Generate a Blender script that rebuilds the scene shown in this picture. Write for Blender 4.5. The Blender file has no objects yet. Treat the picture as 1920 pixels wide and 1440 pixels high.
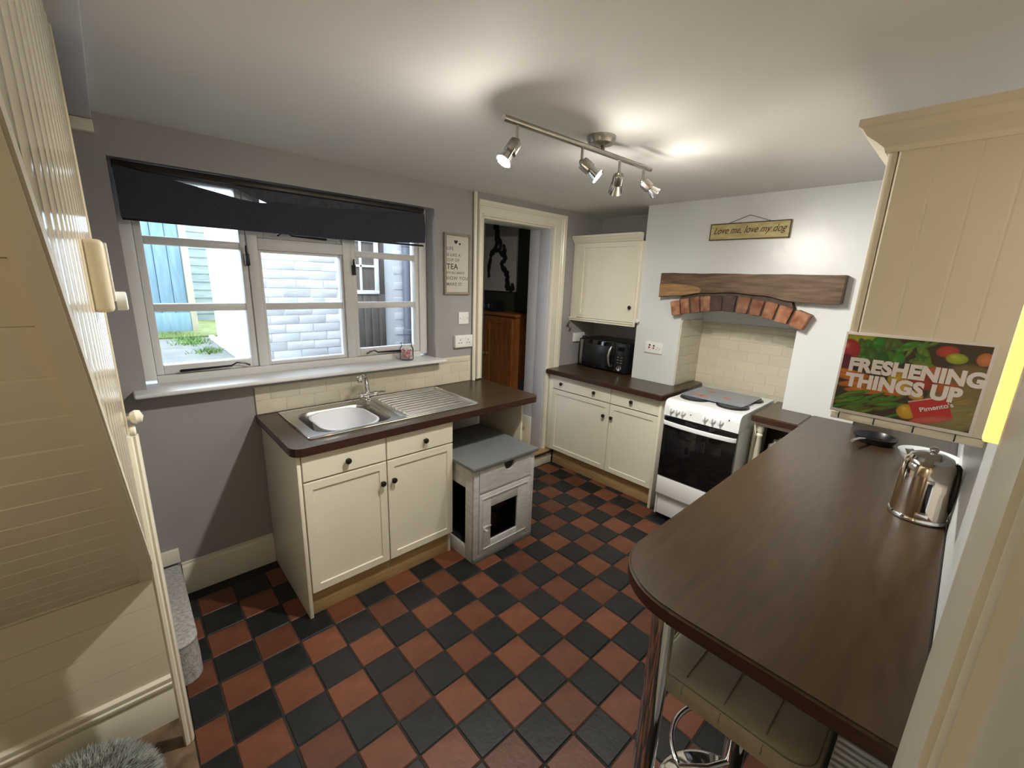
import bpy, bmesh, math, random
import numpy as np
from mathutils import Vector, Matrix
random.seed(7); rng = np.random.default_rng(7)
S = bpy.context.scene; COL = S.collection
PI = math.pi
# ------------------------------------------------------------------ camera
yaw, pit, roll, F = 8.15735662e-01, 2.39506280e-01, -3.53269234e-02, 792.56
f = Vector((math.cos(yaw)*math.cos(pit), math.sin(yaw)*math.cos(pit), -math.sin(pit)))
r = Vector((math.sin(yaw), -math.cos(yaw), 0)); d = f.cross(r)
if d.z > 0: d = -d
r2 = r*math.cos(roll) + d*math.sin(roll); d2 = -r*math.sin(roll) + d*math.cos(roll)
cam = bpy.data.objects.new('camera', bpy.data.cameras.new('camera')); COL.objects.link(cam)
cam.matrix_world = Matrix(((r2.x, -d2.x, -f.x, 0), (r2.y, -d2.y, -f.y, 0), (r2.z, -d2.z, -f.z, 1.67), (0, 0, 0, 1)))
cam.data.sensor_width = 36; cam.data.lens = F*36/1920; cam.data.clip_start = 0.01
S.camera = cam
# ------------------------------------------------------------------ sky and exposure
S.view_settings.view_transform = 'Standard'; S.view_settings.look = 'None'
S.view_settings.exposure = 1.18; S.view_settings.gamma = 1.0; S.view_settings.use_curve_mapping = False
w = bpy.data.worlds.new('overcast_sky'); S.world = w; w.use_nodes = True
bg = w.node_tree.nodes['Background']; bg.inputs[0].default_value = (0.74, 0.87, 1.0, 1); bg.inputs[1].default_value = 3.4
SPOT_W, LEAK_W, STRIP_E, LAMP_E = 26.0, 1.7, 1.15, 4.5
# ------------------------------------------------------------------ materials
def mat(name, col, rough=0.5, metal=0.0, var=0.0, scale=8.0, bump=0.0, bscale=60.0, stretch=None, col2=None, coat=0.0, spec=0.5, emit=None, estr=0.0, vcol=False, rnd=0.0, noise_detail=4.0):
    m = bpy.data.materials.new(name); m.use_nodes = True
    nt = m.node_tree; b = nt.nodes['Principled BSDF']; L = nt.links
    b.inputs['Roughness'].default_value = rough; b.inputs['Metallic'].default_value = metal
    b.inputs['Specular IOR Level'].default_value = spec
    b.inputs['Base Color'].default_value = (*col, 1)
    if coat: b.inputs['Coat Weight'].default_value = coat; b.inputs['Coat Roughness'].default_value = 0.08
    if emit: b.inputs['Emission Color'].default_value = (*emit, 1); b.inputs['Emission Strength'].default_value = estr
    tc = nt.nodes.new('ShaderNodeTexCoord')
    vec = tc.outputs['Object']
    if stretch:
        mp = nt.nodes.new('ShaderNodeMapping'); mp.inputs['Scale'].default_value = stretch
        L.new(vec, mp.inputs['Vector']); vec = mp.outputs[0]
    out = None
    if vcol:
        a = nt.nodes.new('ShaderNodeVertexColor'); a.layer_name = 'print'; out = a.outputs[0]
    elif var or col2:
        n = nt.nodes.new('ShaderNodeTexNoise'); n.inputs['Scale'].default_value = scale; n.inputs['Detail'].default_value = noise_detail
        L.new(vec, n.inputs['Vector'])
        cr = nt.nodes.new('ShaderNodeValToRGB'); L.new(n.outputs['Fac'], cr.inputs[0])
        c2 = col2 if col2 else tuple(min(1, c*(1+var)) for c in col)
        c1 = col if col2 else tuple(c*(1-var) for c in col)
        cr.color_ramp.elements[0].position = 0.3; cr.color_ramp.elements[1].position = 0.72
        cr.color_ramp.elements[0].color = (*c1, 1); cr.color_ramp.elements[1].color = (*c2, 1)
        out = cr.outputs[0]
    if rnd:
        oi = nt.nodes.new('ShaderNodeObjectInfo'); mr = nt.nodes.new('ShaderNodeMapRange')
        mr.inputs['To Min'].default_value = 1-rnd; mr.inputs['To Max'].default_value = 1+rnd
        L.new(oi.outputs['Random'], mr.inputs[0])
        mx = nt.nodes.new('ShaderNodeVectorMath'); mx.operation = 'SCALE'
        if out: L.new(out, mx.inputs[0])
        else: mx.inputs[0].default_value = col
        L.new(mr.outputs[0], mx.inputs['Scale']); out = mx.outputs[0]
    if out: L.new(out, b.inputs['Base Color'])
    if bump:
        n2 = nt.nodes.new('ShaderNodeTexNoise'); n2.inputs['Scale'].default_value = bscale; n2.inputs['Detail'].default_value = 3
        L.new(vec, n2.inputs['Vector'])
        bp = nt.nodes.new('ShaderNodeBump'); bp.inputs['Strength'].default_value = bump; bp.inputs['Distance'].default_value = 0.004
        L.new(n2.outputs['Fac'], bp.inputs['Height']); L.new(bp.outputs[0], b.inputs['Normal'])
    return m
def glass(name, tint=(1, 1, 1), ior=1.3):
    m = bpy.data.materials.new(name); m.use_nodes = True; nt = m.node_tree; nt.nodes.clear()
    o = nt.nodes.new('ShaderNodeOutputMaterial'); t = nt.nodes.new('ShaderNodeBsdfTransparent'); g = nt.nodes.new('ShaderNodeBsdfGlossy')
    t.inputs[0].default_value = (*tint, 1); g.inputs['Roughness'].default_value = 0.02
    fr = nt.nodes.new('ShaderNodeFresnel'); fr.inputs[0].default_value = ior
    mx = nt.nodes.new('ShaderNodeMixShader'); L = nt.links
    L.new(fr.outputs[0], mx.inputs[0]); L.new(t.outputs[0], mx.inputs[1]); L.new(g.outputs[0], mx.inputs[2]); L.new(mx.outputs[0], o.inputs[0])
    return m
M = dict(
    grey=mat('grey_wall_paint', (0.36, 0.347, 0.346), 0.55, var=0.05, scale=2.5, bump=0.12, bscale=25),
    white=mat('white_wall_paint', (0.70, 0.72, 0.72), 0.32, var=0.03, scale=3, bump=0.30, bscale=14),
    ceil=mat('ceiling_paint', (0.74, 0.73, 0.71), 0.7, var=0.03, scale=1.5, bump=0.15, bscale=6),
    cream=mat('cream_cabinet_lacquer', (0.80, 0.765, 0.63), 0.36, var=0.02, scale=5),
    creamg=mat('cream_gloss_paint', (0.74, 0.67, 0.50), 0.22, var=0.03, scale=6, bump=0.05, bscale=40),
    creamw=mat('cream_gloss_boarding', (0.72, 0.64, 0.47), 0.12, var=0.03, scale=6, coat=0.6),
    trim=mat('ivory_gloss_trim', (0.78, 0.745, 0.62), 0.25, var=0.02, scale=8),
    soffit=mat('soffit_paint', (0.68, 0.63, 0.50), 0.42, var=0.04, scale=4),
    upvc=mat('white_window_paint', (0.80, 0.80, 0.79), 0.35, var=0.02, scale=8),
    plastic=mat('white_plastic', (0.83, 0.83, 0.80), 0.3, var=0.01),
    enamel=mat('white_enamel', (0.82, 0.84, 0.85), 0.2, var=0.01, coat=0.3),
    worktop=mat('walnut_laminate', (0.046, 0.028, 0.013), 0.30, stretch=(1.2, 9, 9), scale=5, col2=(0.068, 0.042, 0.020), bump=0.04, bscale=90, spec=0.42),
    worktopy=mat('walnut_laminate_cross', (0.046, 0.028, 0.013), 0.30, stretch=(9, 1.2, 9), scale=5, col2=(0.068, 0.042, 0.020), bump=0.04, bscale=90, spec=0.42),
    wedge=mat('walnut_laminate_edge', (0.045, 0.019, 0.012), 0.28, var=0.25, scale=8, stretch=(2, 2, 12)),
    oak=mat('oak_veneer', (0.36, 0.23, 0.10), 0.4, stretch=(1.5, 1.5, 14), scale=4, col2=(0.50, 0.35, 0.17)),
    red=mat('red_quarry_tile', (0.108, 0.034, 0.016), 0.44, col2=(0.185, 0.064, 0.031), scale=9, bump=0.25, bscale=45, rnd=0.28, noise_detail=8),
    black=mat('black_quarry_tile', (0.006, 0.0065, 0.007), 0.42, col2=(0.016, 0.017, 0.018), scale=11, bump=0.22, bscale=50, rnd=0.3, noise_detail=8),
    grout=mat('dark_floor_grout', (0.022, 0.019, 0.016), 0.85, var=0.4, scale=30, bump=0.5, bscale=120),
    tile=mat('cream_glazed_tile', (0.68, 0.63, 0.50), 0.18, var=0.02, scale=6, rnd=0.04, coat=0.3),
    tgrout=mat('pale_tile_grout', (0.60, 0.56, 0.45), 0.8, var=0.06, scale=20),
    steel=mat('brushed_steel', (0.56, 0.55, 0.53), 0.30, 1.0, stretch=(1, 25, 1), scale=30, var=0.08),
    chrome=mat('polished_chrome', (0.78, 0.78, 0.78), 0.07, 1.0),
    nickel=mat('brushed_nickel', (0.40, 0.37, 0.33), 0.28, 1.0, var=0.1, scale=40),
    knob=mat('dark_pewter_knob', (0.030, 0.024, 0.020), 0.35, 0.6, var=0.2, scale=60),
    blackm=mat('black_plastic', (0.012, 0.012, 0.013), 0.28, var=0.1, scale=30),
    blackgl=mat('black_oven_glass', (0.006, 0.006, 0.007), 0.06, var=0.1, spec=0.6),
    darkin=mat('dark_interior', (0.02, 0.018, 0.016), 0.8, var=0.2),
    navy=mat('navy_blind_fabric', (0.034, 0.038, 0.058), 0.85, var=0.2, scale=120, bump=0.3, bscale=400),
    sheer=mat('grey_blind_lining', (0.07, 0.075, 0.09), 0.8, var=0.25, scale=40),
    jamb=mat('pale_grey_reveal', (0.55, 0.55, 0.58), 0.5, var=0.03),
    green=mat('dark_green_wall', (0.045, 0.055, 0.030), 0.6, var=0.1, scale=3),
    pine=mat('orange_pine_cupboard', (0.20, 0.065, 0.016), 0.32, stretch=(8, 8, 1), scale=4, col2=(0.33, 0.12, 0.032)),
    beam=mat('stained_oak_beam', (0.065, 0.036, 0.020), 0.62, stretch=(6, 1.2, 9), scale=5, col2=(0.18, 0.115, 0.068), bump=0.7, bscale=30),
    beam2=mat('bare_oak_patch', (0.22, 0.12, 0.045), 0.6, stretch=(6, 1.5, 12), scale=5, col2=(0.38, 0.23, 0.09), bump=0.4, bscale=30),
    brick=mat('arch_brick_red', (0.15, 0.048, 0.024), 0.85, col2=(0.37, 0.19, 0.105), scale=16, bump=0.9, bscale=50, rnd=0.3, noise_detail=8),
    brickd=mat('arch_brick_burnt', (0.040, 0.024, 0.019), 0.85, col2=(0.085, 0.050, 0.038), scale=22, bump=0.8, bscale=50, rnd=0.2),
    mortar=mat('arch_mortar', (0.07, 0.05, 0.035), 0.9, var=0.3, scale=30, bump=0.5),
    catw=mat('white_distressed_wood', (0.50, 0.49, 0.48), 0.55, stretch=(3, 3, 14), scale=5, col2=(0.66, 0.65, 0.64), bump=0.2, bscale=40),
    catg=mat('grey_chalk_paint', (0.155, 0.165, 0.17), 0.6, var=0.06, scale=12),
    parch=mat('yellowed_sign_wood', (0.42, 0.34, 0.14), 0.6, stretch=(2, 2, 8), scale=7, col2=(0.62, 0.53, 0.27)),
    ink=mat('dark_brown_ink', (0.05, 0.035, 0.02), 0.7, var=0.1),
    inkb=mat('black_ink', (0.02, 0.018, 0.017), 0.7, var=0.1),
    inkg=mat('grey_ink', (0.20, 0.18, 0.165), 0.7, var=0.1),
    signw=mat('sign_white_board', (0.62, 0.58, 0.52), 0.6, var=0.02),
    driftw=mat('driftwood_frame', (0.24, 0.21, 0.17), 0.65, stretch=(8, 8, 1.5), scale=8, col2=(0.34, 0.30, 0.25)),
    printm=mat('printed_card', (0.5, 0.5, 0.5), 0.45, vcol=True),
    whitep=mat('white_print', (0.74, 0.70, 0.70), 0.5, var=0.02),
    card=mat('white_card_edge', (0.68, 0.64, 0.60), 0.5, var=0.02),
    seat=mat('cream_faux_leather', (0.36, 0.31, 0.22), 0.42, var=0.08, scale=10, bump=0.15, bscale=120),
    carpet=mat('grey_carpet', (0.30, 0.29, 0.28), 0.95, col2=(0.56, 0.55, 0.53), scale=70, bump=1.0, bscale=220),
    rug=mat('grey_green_fluffy_rug', (0.25, 0.27, 0.25), 0.9, col2=(0.42, 0.45, 0.42), scale=20),
    stone=mat('worn_brown_stone', (0.055, 0.030, 0.017), 0.7, col2=(0.27, 0.18, 0.11), scale=11, bump=0.5, bscale=20, noise_detail=8),
    extwall=mat('white_painted_brick', (0.60, 0.61, 0.63), 0.7, var=0.03, scale=10, bump=0.6, bscale=30, rnd=0.03),
    fence=mat('blue_stained_fence', (0.13, 0.22, 0.27), 0.8, stretch=(6, 6, 0.8), scale=4, col2=(0.20, 0.30, 0.36), rnd=0.08),
    shed=mat('grey_green_shed_board', (0.18, 0.22, 0.21), 0.8, stretch=(1, 6, 6), scale=5, col2=(0.27, 0.31, 0.29), rnd=0.1),
    post=mat('pale_timber_post', (0.40, 0.37, 0.27), 0.8, var=0.1),
    ground=mat('grey_concrete_path', (0.12, 0.125, 0.115), 0.9, col2=(0.19, 0.195, 0.18), scale=4, bump=0.4, bscale=20),
    lawn=mat('lawn_grass', (0.08, 0.10, 0.025), 0.9, col2=(0.15, 0.18, 0.045), scale=6, bump=0.8, bscale=40),
    leaf=mat('grass_blade', (0.10, 0.19, 0.04), 0.7, var=0.4, scale=10),
    extdark=mat('dark_brown_boarding', (0.085, 0.068, 0.062), 0.6, stretch=(8, 8, 1), scale=4, col2=(0.15, 0.125, 0.115)),
    pipe=mat('dark_grey_drainpipe', (0.13, 0.14, 0.17), 0.4, var=0.1),
    glassw=glass('window_glass'), glassj=glass('jar_glass', (0.98, 0.98, 0.98), 1.12),
    sweet=mat('pink_sweets', (0.55, 0.16, 0.20), 0.5, col2=(0.75, 0.40, 0.42), scale=40),
    sweetw=mat('white_pink_sweets', (0.75, 0.55, 0.55), 0.5, var=0.1),
    saver=mat('blue_grey_glass_saver', (0.20, 0.23, 0.29), 0.15, var=0.12, scale=6),
    orange=mat('orange_print', (0.42, 0.13, 0.07), 0.3, var=0.15, scale=20),
    redp=mat('red_plastic', (0.45, 0.03, 0.05), 0.4, var=0.1),
    bulb=mat('lit_bulb_lens', (1, 1, 1), 0.3, emit=(1.0, 0.93, 0.80), estr=40.0),
    strip=mat('warm_strip_diffuser', (1, 0.85, 0.5), 0.4, emit=(1.0, 0.52, 0.06), estr=STRIP_E),
    blue=mat('blue_grey_plastic', (0.06, 0.10, 0.13), 0.4, var=0.1),
    panel=mat('cream_melamine', (0.60, 0.56, 0.45), 0.45, var=0.03),
    bowl=mat('pale_grey_plastic_bowl', (0.84, 0.86, 0.91), 0.3, var=0.01),
    bag=mat('crumpled_foil_bag', (0.62, 0.60, 0.62), 0.3, var=0.2, scale=14, bump=0.8, bscale=30),
)
# ------------------------------------------------------------------ helpers
ORG = {}
def tag(o, label=None, cat=None, group=None, kind=None):
    if label: o['label'] = label
    if cat: o['category'] = cat
    if group: o['group'] = group
    if kind: o['kind'] = kind
    return o
def empty(name, loc=(0, 0, 0), label=None, cat=None, group=None, kind=None, parent=None):
    o = bpy.data.objects.new(name, None); COL.objects.link(o); o.empty_display_size = 0.05
    p = ORG[parent.name] if parent else Vector((0, 0, 0))
    o.location = Vector(loc) - p; o.parent = parent; ORG[o.name] = Vector(loc)
    return tag(o, label, cat, group, kind)
def local(name, loc, rot, label, cat, group=None):
    "a thing whose parts are built in its own coordinates"
    o = empty(name, loc, label, cat, group); o.rotation_euler = rot; ORG[o.name] = Vector((0, 0, 0)); return o
def mk(name, bm, m, parent=None, smooth=False, auto=40):
    me = bpy.data.meshes.new(name)
    bmesh.ops.recalc_face_normals(bm, faces=bm.faces)
    if parent: org = ORG[parent.name]
    else:
        vs = [v.co for v in bm.verts]; lo = Vector([min(v[i] for v in vs) for i in range(3)]); hi = Vector([max(v[i] for v in vs) for i in range(3)])
        org = Vector(((lo.x+hi.x)/2, (lo.y+hi.y)/2, lo.z))
    bmesh.ops.translate(bm, vec=-org, verts=bm.verts)
    if smooth:
        for fc in bm.faces: fc.smooth = True
        for e in bm.edges:
            if len(e.link_faces) == 2 and e.calc_face_angle(0) > math.radians(auto): e.smooth = False
    bm.to_mesh(me); bm.free()
    if isinstance(m, (list, tuple)):
        for q in m: me.materials.append(q)
    else: me.materials.append(m)
    o = bpy.data.objects.new(name, me); COL.objects.link(o)
    if parent: o.parent = parent
    else: o.location = org
    ORG[o.name] = org
    return o
def bx(bm, lo, hi, bev=0.0, seg=2, mtx=None):
    lo, hi = [min(a, b) for a, b in zip(lo, hi)], [max(a, b) for a, b in zip(lo, hi)]
    g = bmesh.ops.create_cube(bm, size=1)
    vs = g['verts']
    for v in vs: v.co = Vector([lo[i] + (v.co[i]+0.5)*(hi[i]-lo[i]) for i in range(3)])
    if bev:
        es = list({e for v in vs for e in v.link_edges})
        res = bmesh.ops.bevel(bm, geom=es, offset=min(bev, 0.45*min(hi[i]-lo[i] for i in range(3))), segments=seg, affect='EDGES', profile=0.5)
        vs = list({v for v in res['verts']} | {v for v in vs if v.is_valid})
    if mtx is not None: bmesh.ops.transform(bm, matrix=mtx, verts=[v for v in vs if v.is_valid])
    return bm
def box(name, lo, hi, m, parent=None, bev=0.002, seg=2):
    bm = bmesh.new(); bx(bm, lo, hi, bev, seg); return mk(name, bm, m, parent, bev > 0)
def boxes(name, lst, m, parent=None, bev=0.0):
    bm = bmesh.new()
    for lo, hi in lst: bx(bm, lo, hi, bev)
    return mk(name, bm, m, parent, bev > 0)
def rings(bm, loops, cap0=True, cap1=True, closed=True):
    V = [[bm.verts.new(p) for p in L] for L in loops]; n = len(V[0])
    for a, b in zip(V, V[1:]):
        for i in range(n if closed else n-1):
            bm.faces.new((a[i], a[(i+1) % n], b[(i+1) % n], b[i]))
    if cap0: bm.faces.new(V[0][::-1])
    if cap1: bm.faces.new(V[-1])
    return V
def basis(dv):
    dv = Vector(dv).normalized(); up = Vector((0, 0, 1)) if abs(dv.z) < 0.95 else Vector((1, 0, 0))
    a = up.cross(dv).normalized(); b = dv.cross(a); return a, b, dv
def cy(bm, p0, p1, r0, r1=None, seg=20):
    p0, p1 = Vector(p0), Vector(p1); r1 = r0 if r1 is None else r1; a, b, _ = basis(p1-p0)
    rings(bm, [[p + (a*math.cos(t)+b*math.sin(t))*r for t in [2*PI*i/seg for i in range(seg)]] for p, r in ((p0, r0), (p1, r1))])
def cyl(name, p0, p1, r0, m, parent=None, r1=None, seg=20):
    bm = bmesh.new(); cy(bm, p0, p1, r0, r1, seg); return mk(name, bm, m, parent, True)
def lat(bm, prof, base, dv=(0, 0, 1), seg=28):
    a, b, c = basis(dv); base = Vector(base)
    rings(bm, [[base + c*h + (a*math.cos(t)+b*math.sin(t))*max(rr, 1e-4) for t in [2*PI*i/seg for i in range(seg)]] for rr, h in prof])
def lathe(name, prof, base, m, parent=None, dv=(0, 0, 1), seg=28, auto=40):
    bm = bmesh.new(); lat(bm, prof, base, dv, seg); return mk(name, bm, m, parent, True, auto)
def tb(bm, pts, rad, seg=10, closed=False):
    P = [Vector(p) for p in pts]; n = len(P); L = []
    for i in range(n):
        t = (P[(i+1) % n]-P[i-1]) if closed else (P[min(i+1, n-1)]-P[max(i-1, 0)])
        a, b, _ = basis(t)
        if i and L:  # keep the frame from twisting
            pa = prev; a = (pa - t.normalized()*pa.dot(t.normalized())).normalized(); b = t.normalized().cross(a)
        prev = a
        rr = rad[i] if isinstance(rad, (list, tuple)) else rad
        L.append([P[i] + (a*math.cos(u)+b*math.sin(u))*rr for u in [2*PI*k/seg for k in range(seg)]])
    if closed: rings(bm, L+[L[0]], False, False); bmesh.ops.remove_doubles(bm, verts=bm.verts, dist=1e-6)
    else: rings(bm, L)
def tube(name, pts, rad, m, parent=None, seg=10, closed=False):
    bm = bmesh.new(); tb(bm, pts, rad, seg, closed); return mk(name, bm, m, parent, True)
def pr(bm, poly, axis, a0, a1):
    "prism: poly in the two other axes (in cyclic xyz order), extruded along axis"
    def P(u, v, w): return {'x': (w, u, v), 'y': (u, w, v), 'z': (u, v, w)}[axis]
    rings(bm, [[P(u, v, a0) for u, v in poly], [P(u, v, a1) for u, v in poly]])
def prism(name, poly, axis, a0, a1, m, parent=None, bev=0.0, smooth=False):
    bm = bmesh.new(); pr(bm, poly, axis, a0, a1)
    if bev:
        bmesh.ops.recalc_face_normals(bm, faces=bm.faces)
        es = [e for e in bm.edges if len(e.link_faces) == 2 and e.calc_face_angle(0) > math.radians(50)]
        bmesh.ops.bevel(bm, geom=es, offset=bev, segments=2, affect='EDGES', profile=0.5)
    return mk(name, bm, m, parent, smooth or bev > 0)
def rrect(x0, x1, y0, y1, rad, n=6):
    rs = rad if isinstance(rad, (list, tuple)) else [rad]*4; out = []
    for (cx, cyy, a0), q in zip(((x0, y0, PI), (x1, y0, 1.5*PI), (x1, y1, 0), (x0, y1, 0.5*PI)), rs):
        sx = 1 if cx == x0 else -1; sy = 1 if cyy == y0 else -1
        for i in range(n+1):
            a = a0 + PI/2*i/n; out.append((cx+sx*q+q*math.cos(a), cyy+sy*q+q*math.sin(a)))
    return out
def plate_hole(bm, outer, inner, z0, z1):
    "slab with one hole; both loops in xy"
    for z, flip in ((z1, False), (z0, True)):
        es = []
        for loop in (outer, inner):
            vs = [bm.verts.new((x, y, z)) for x, y in loop]
            es += [bm.edges.new((vs[i], vs[(i+1) % len(vs)])) for i in range(len(vs))]
        bmesh.ops.triangle_fill(bm, use_beauty=True, use_dissolve=False, edges=es)
    bm.verts.ensure_lookup_table()
    n, k = len(outer), len(inner); t = n+k; v = bm.verts
    for o, c in ((0, n), (n, k)):
        for i in range(c):
            j = (i+1) % c; bm.faces.new((v[o+i], v[o+j], v[t+o+j], v[t+o+i]))
def shaker(name, u0, u1, z0, z1, axis, front, thick, m, parent, rail=0.055, rec=0.007, flat=False):
    "cabinet front; axis 'y': faces -y at y=front, axis 'x': faces -x at x=front"
    bm = bmesh.new()
    if axis == 'y': bx(bm, (u0, front, z0), (u1, front+thick, z1))
    else: bx(bm, (front, u0, z0), (front+thick, u1, z1))
    bm.faces.ensure_lookup_table(); i = 1 if axis == 'y' else 0
    fc = min(bm.faces, key=lambda q: q.calc_center_median()[i])
    edge = [e for e in fc.edges]
    if not flat:
        bmesh.ops.inset_region(bm, faces=[fc], thickness=rail)
        bmesh.ops.inset_region(bm, faces=[fc], thickness=0.004, depth=-rec)
    bmesh.ops.bevel(bm, geom=[e for e in edge if e.is_valid], offset=0.002, segments=2, affect='EDGES')
    return mk(name, bm, m, parent)
def knob(p, axis, parent, rad=0.0155, m=None):
    dv = (0, -1, 0) if axis == 'y' else (-1, 0, 0)
    return lathe('knob', [(0.006, 0), (0.006, 0.010), (rad*0.8, 0.013), (rad, 0.018), (rad*0.95, 0.024), (rad*0.6, 0.0275), (0.001, 0.0285)], p, m or M['knob'], parent, dv, 20)
def text(name, s, size, origin, ux, uz, m, parent, depth=0.0006, align='LEFT', bold=0.0, shear=0.0, sx=1.0, space=1.0):
    "flat lettering: ux = reading direction, uz = up direction (unit vectors)"
    c = bpy.data.curves.new(name, 'FONT'); c.body = s; c.size = size; c.align_x = align; c.extrude = depth/2; c.offset = bold; c.shear = shear; c.space_character = space; c.resolution_u = 4
    t = bpy.data.objects.new(name, c); COL.objects.link(t)
    dg = bpy.context.evaluated_depsgraph_get(); me = bpy.data.meshes.new_from_object(t.evaluated_get(dg))
    bpy.data.objects.remove(t)
    bm = bmesh.new(); bm.from_mesh(me); bpy.data.meshes.remove(me)
    ux, uz = Vector(ux), Vector(uz); n = ux.cross(uz); o = Vector(origin)
    for v in bm.verts: v.co = o + ux*v.co.x*sx + uz*v.co.y + n*(v.co.z+depth/2)
    return mk(name, bm, m, parent)
def printed(name, wd, ht, fn, origin, ux, uz, parent, nx=180, ny=120, thick=0.0004):
    "a flat print: colours come from fn(u, v) on 0..1 grids"
    ux, uz, o = Vector(ux), Vector(uz), Vector(origin); n = ux.cross(uz)
    me = bpy.data.meshes.new(name); us, vs = np.meshgrid(np.linspace(0, 1, nx+1), np.linspace(0, 1, ny+1))
    org = ORG[parent.name]
    base = np.array(o-org + n*thick); P = base + us[..., None]*np.array(ux)*wd + vs[..., None]*np.array(uz)*ht
    idx = np.arange((nx+1)*(ny+1)).reshape(ny+1, nx+1)
    q = np.stack([idx[:-1, :-1], idx[:-1, 1:], idx[1:, 1:], idx[1:, :-1]], -1).reshape(-1, 4)
    me.from_pydata(P.reshape(-1, 3).tolist(), [], q.tolist())
    ca = me.color_attributes.new('print', 'FLOAT_COLOR', 'POINT')
    c = fn(us, vs); c = np.concatenate([c, np.ones(c.shape[:2]+(1,))], -1)
    ca.data.foreach_set('color', c.reshape(-1).astype(np.float32)); me.materials.append(M['printm'])
    ob = bpy.data.objects.new(name, me); COL.objects.link(ob); ob.parent = parent; ORG[ob.name] = org
    return ob
def share(o, name, loc, parent, scale=(1, 1, 1), rot=(0, 0, 0), m=None):
    c = bpy.data.objects.new(name, o.data); COL.objects.link(c); c.parent = parent; c.location = Vector(loc)-ORG[parent.name]; c.scale = scale; c.rotation_euler = rot
    ORG[c.name] = Vector(loc); return c
def st(o): return tag(o, kind='structure')

WY, CH, AL, RW, ZC = 2.55, 3.15, 3.50, -0.085, 2.27   # window wall, chimney face, alcove wall, right wall, ceiling
# ------------------------------------------------------------------ shell
def wall_with_holes(name, x0, x1, z0, z1, y0, y1, holes, m):
    "wall slab in y0..y1 with rectangular holes (sorted by x)"
    L = []; cur = x0
    for hx0, hx1, hz0, hz1 in holes:
        L.append(((cur, y0, z0), (hx0, y1, z1)))
        if hz0 > z0: L.append(((hx0, y0, z0), (hx1, y1, hz0)))
        if hz1 < z1: L.append(((hx0, y0, hz1), (hx1, y1, z1)))
        cur = hx1
    L.append(((cur, y0, z0), (x1, y1, z1)))
    return st(boxes(name, L, m))
wall_win = wall_with_holes('wall_window', -1.0, 3.8, -0.02, 2.42, WY, 2.76, [(0.06, 1.64, 1.108, 2.115), (2.035, 2.81, 0.0, 2.12)], M['grey'])
# chimney breast with its arched recess: side piers, back, top, built as one wall
bm = bmesh.new()
ry0, ry1, rz, rb = 0.735, 1.497, 1.50, 3.53
bx(bm, (CH, 0.36, 0), (3.62, ry0, ZC+0.1)); bx(bm, (CH, ry1, 0), (3.62, 1.868, ZC+0.1)); bx(bm, (CH, ry0, rz), (3.62, ry1, ZC+0.1)); bx(bm, (rb, ry0, 0), (3.62, ry1, rz))
wall_ch = st(mk('wall_chimney', bm, M['white']))
st(box('wall_alcove', (AL, 1.868, 0), (3.62, 2.548, ZC+0.1), M['grey'], bev=0))
st(box('wall_alcove_right', (AL, RW, 0), (3.62, 0.36, ZC+0.1), M['white'], bev=0))
st(box('wall_right', (0.86, -0.2, -0.02), (3.62, RW, ZC+0.1), M['white'], bev=0))
st(box('wall_right_near', (-1.7, -0.2, -0.02), (0.86, -0.079, ZC+0.1), M['panel'], bev=0))
st(box('wall_back', (-1.8, -0.2, -0.02), (-1.7, 2.55, ZC+0.1), M['grey'], bev=0))
st(box('ceiling', (-1.8, -0.2, ZC), (3.62, 2.549, ZC+0.1), M['ceil'], bev=0))
# near door architrave on the right wall
t1 = st(empty('trim_1', (0.7, -0.079, 0)))
def profile_post(name, prof, z0, z1, m, parent): return prism(name, prof, 'z', z0, z1, m, parent, smooth=True)
profile_post('architrave', [(0.862, -0.079), (0.866, -0.066), (0.855, -0.058), (0.80, -0.056), (0.70, -0.058), (0.66, -0.064), (0.655, -0.0795)], 0, 2.1, M['trim'], t1)
profile_post('door_stop', [(0.655, -0.079), (0.653, -0.071), (0.56, -0.072), (0.552, -0.0655), (0.542, -0.0655), (0.536, -0.073), (0.53, -0.079)], 0, 2.1, M['creamg'], t1)
# ------------------------------------------------------------------ floor of quarry tiles
floor = st(box('floor', (-1.75, -0.15, -0.06), (3.6, 2.549, -0.004), M['grout'], bev=0))
def tile_mesh(name, sx, sy, sz, m, bev=0.003):
    bm = bmesh.new(); bx(bm, (0, 0, -sz), (sx, sy, 0), bev, 1); me = bpy.data.meshes.new(name); bmesh.ops.recalc_face_normals(bm, faces=bm.faces); bm.to_mesh(me); bm.free(); me.materials.append(m); return me
PX, PY = 0.1597, 0.1583; TS = 0.153
tmesh = [tile_mesh('red_tile', TS, TS, 0.012, M['red']), tile_mesh('black_tile', TS, TS, 0.012, M['black'])]
ntile = 0
for i in range(-4, 16):
    for j in range(-9, 8):
        x = 0.589+i*PX; y = 1.198+j*PY
        if x > 2.86 or y > 2.5 or y < -0.05: continue
        if 0.53 < x and x+TS < 1.34 and y > 1.98: continue       # behind the plinth
        if x > 2.70 and y+TS > 1.4: 
            if x > 2.84: continue
        if x > 2.72 and y < 1.3: continue
        sx = 1.0; x0 = x
        if x < 0.004: x0 = 0.004; sx = max(0.05, (x+TS-x0)/TS)
        sy = min(1, (WY-0.022-y)/TS)
        if sy < 0.1 or sx < 0.12: continue
        o = bpy.data.objects.new('tile', tmesh[(i+j) % 2]); COL.objects.link(o); o.parent = floor
        o.location = Vector((x0+random.uniform(-.0012, .0012), y+random.uniform(-.0012, .0012), random.uniform(-0.0012, 0.0008)))-ORG['floor']
        o.rotation_euler = (random.uniform(-.003, .003), random.uniform(-.003, .003), random.uniform(-.008, .008)); o.scale = (sx, sy, 1); ntile += 1
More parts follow.
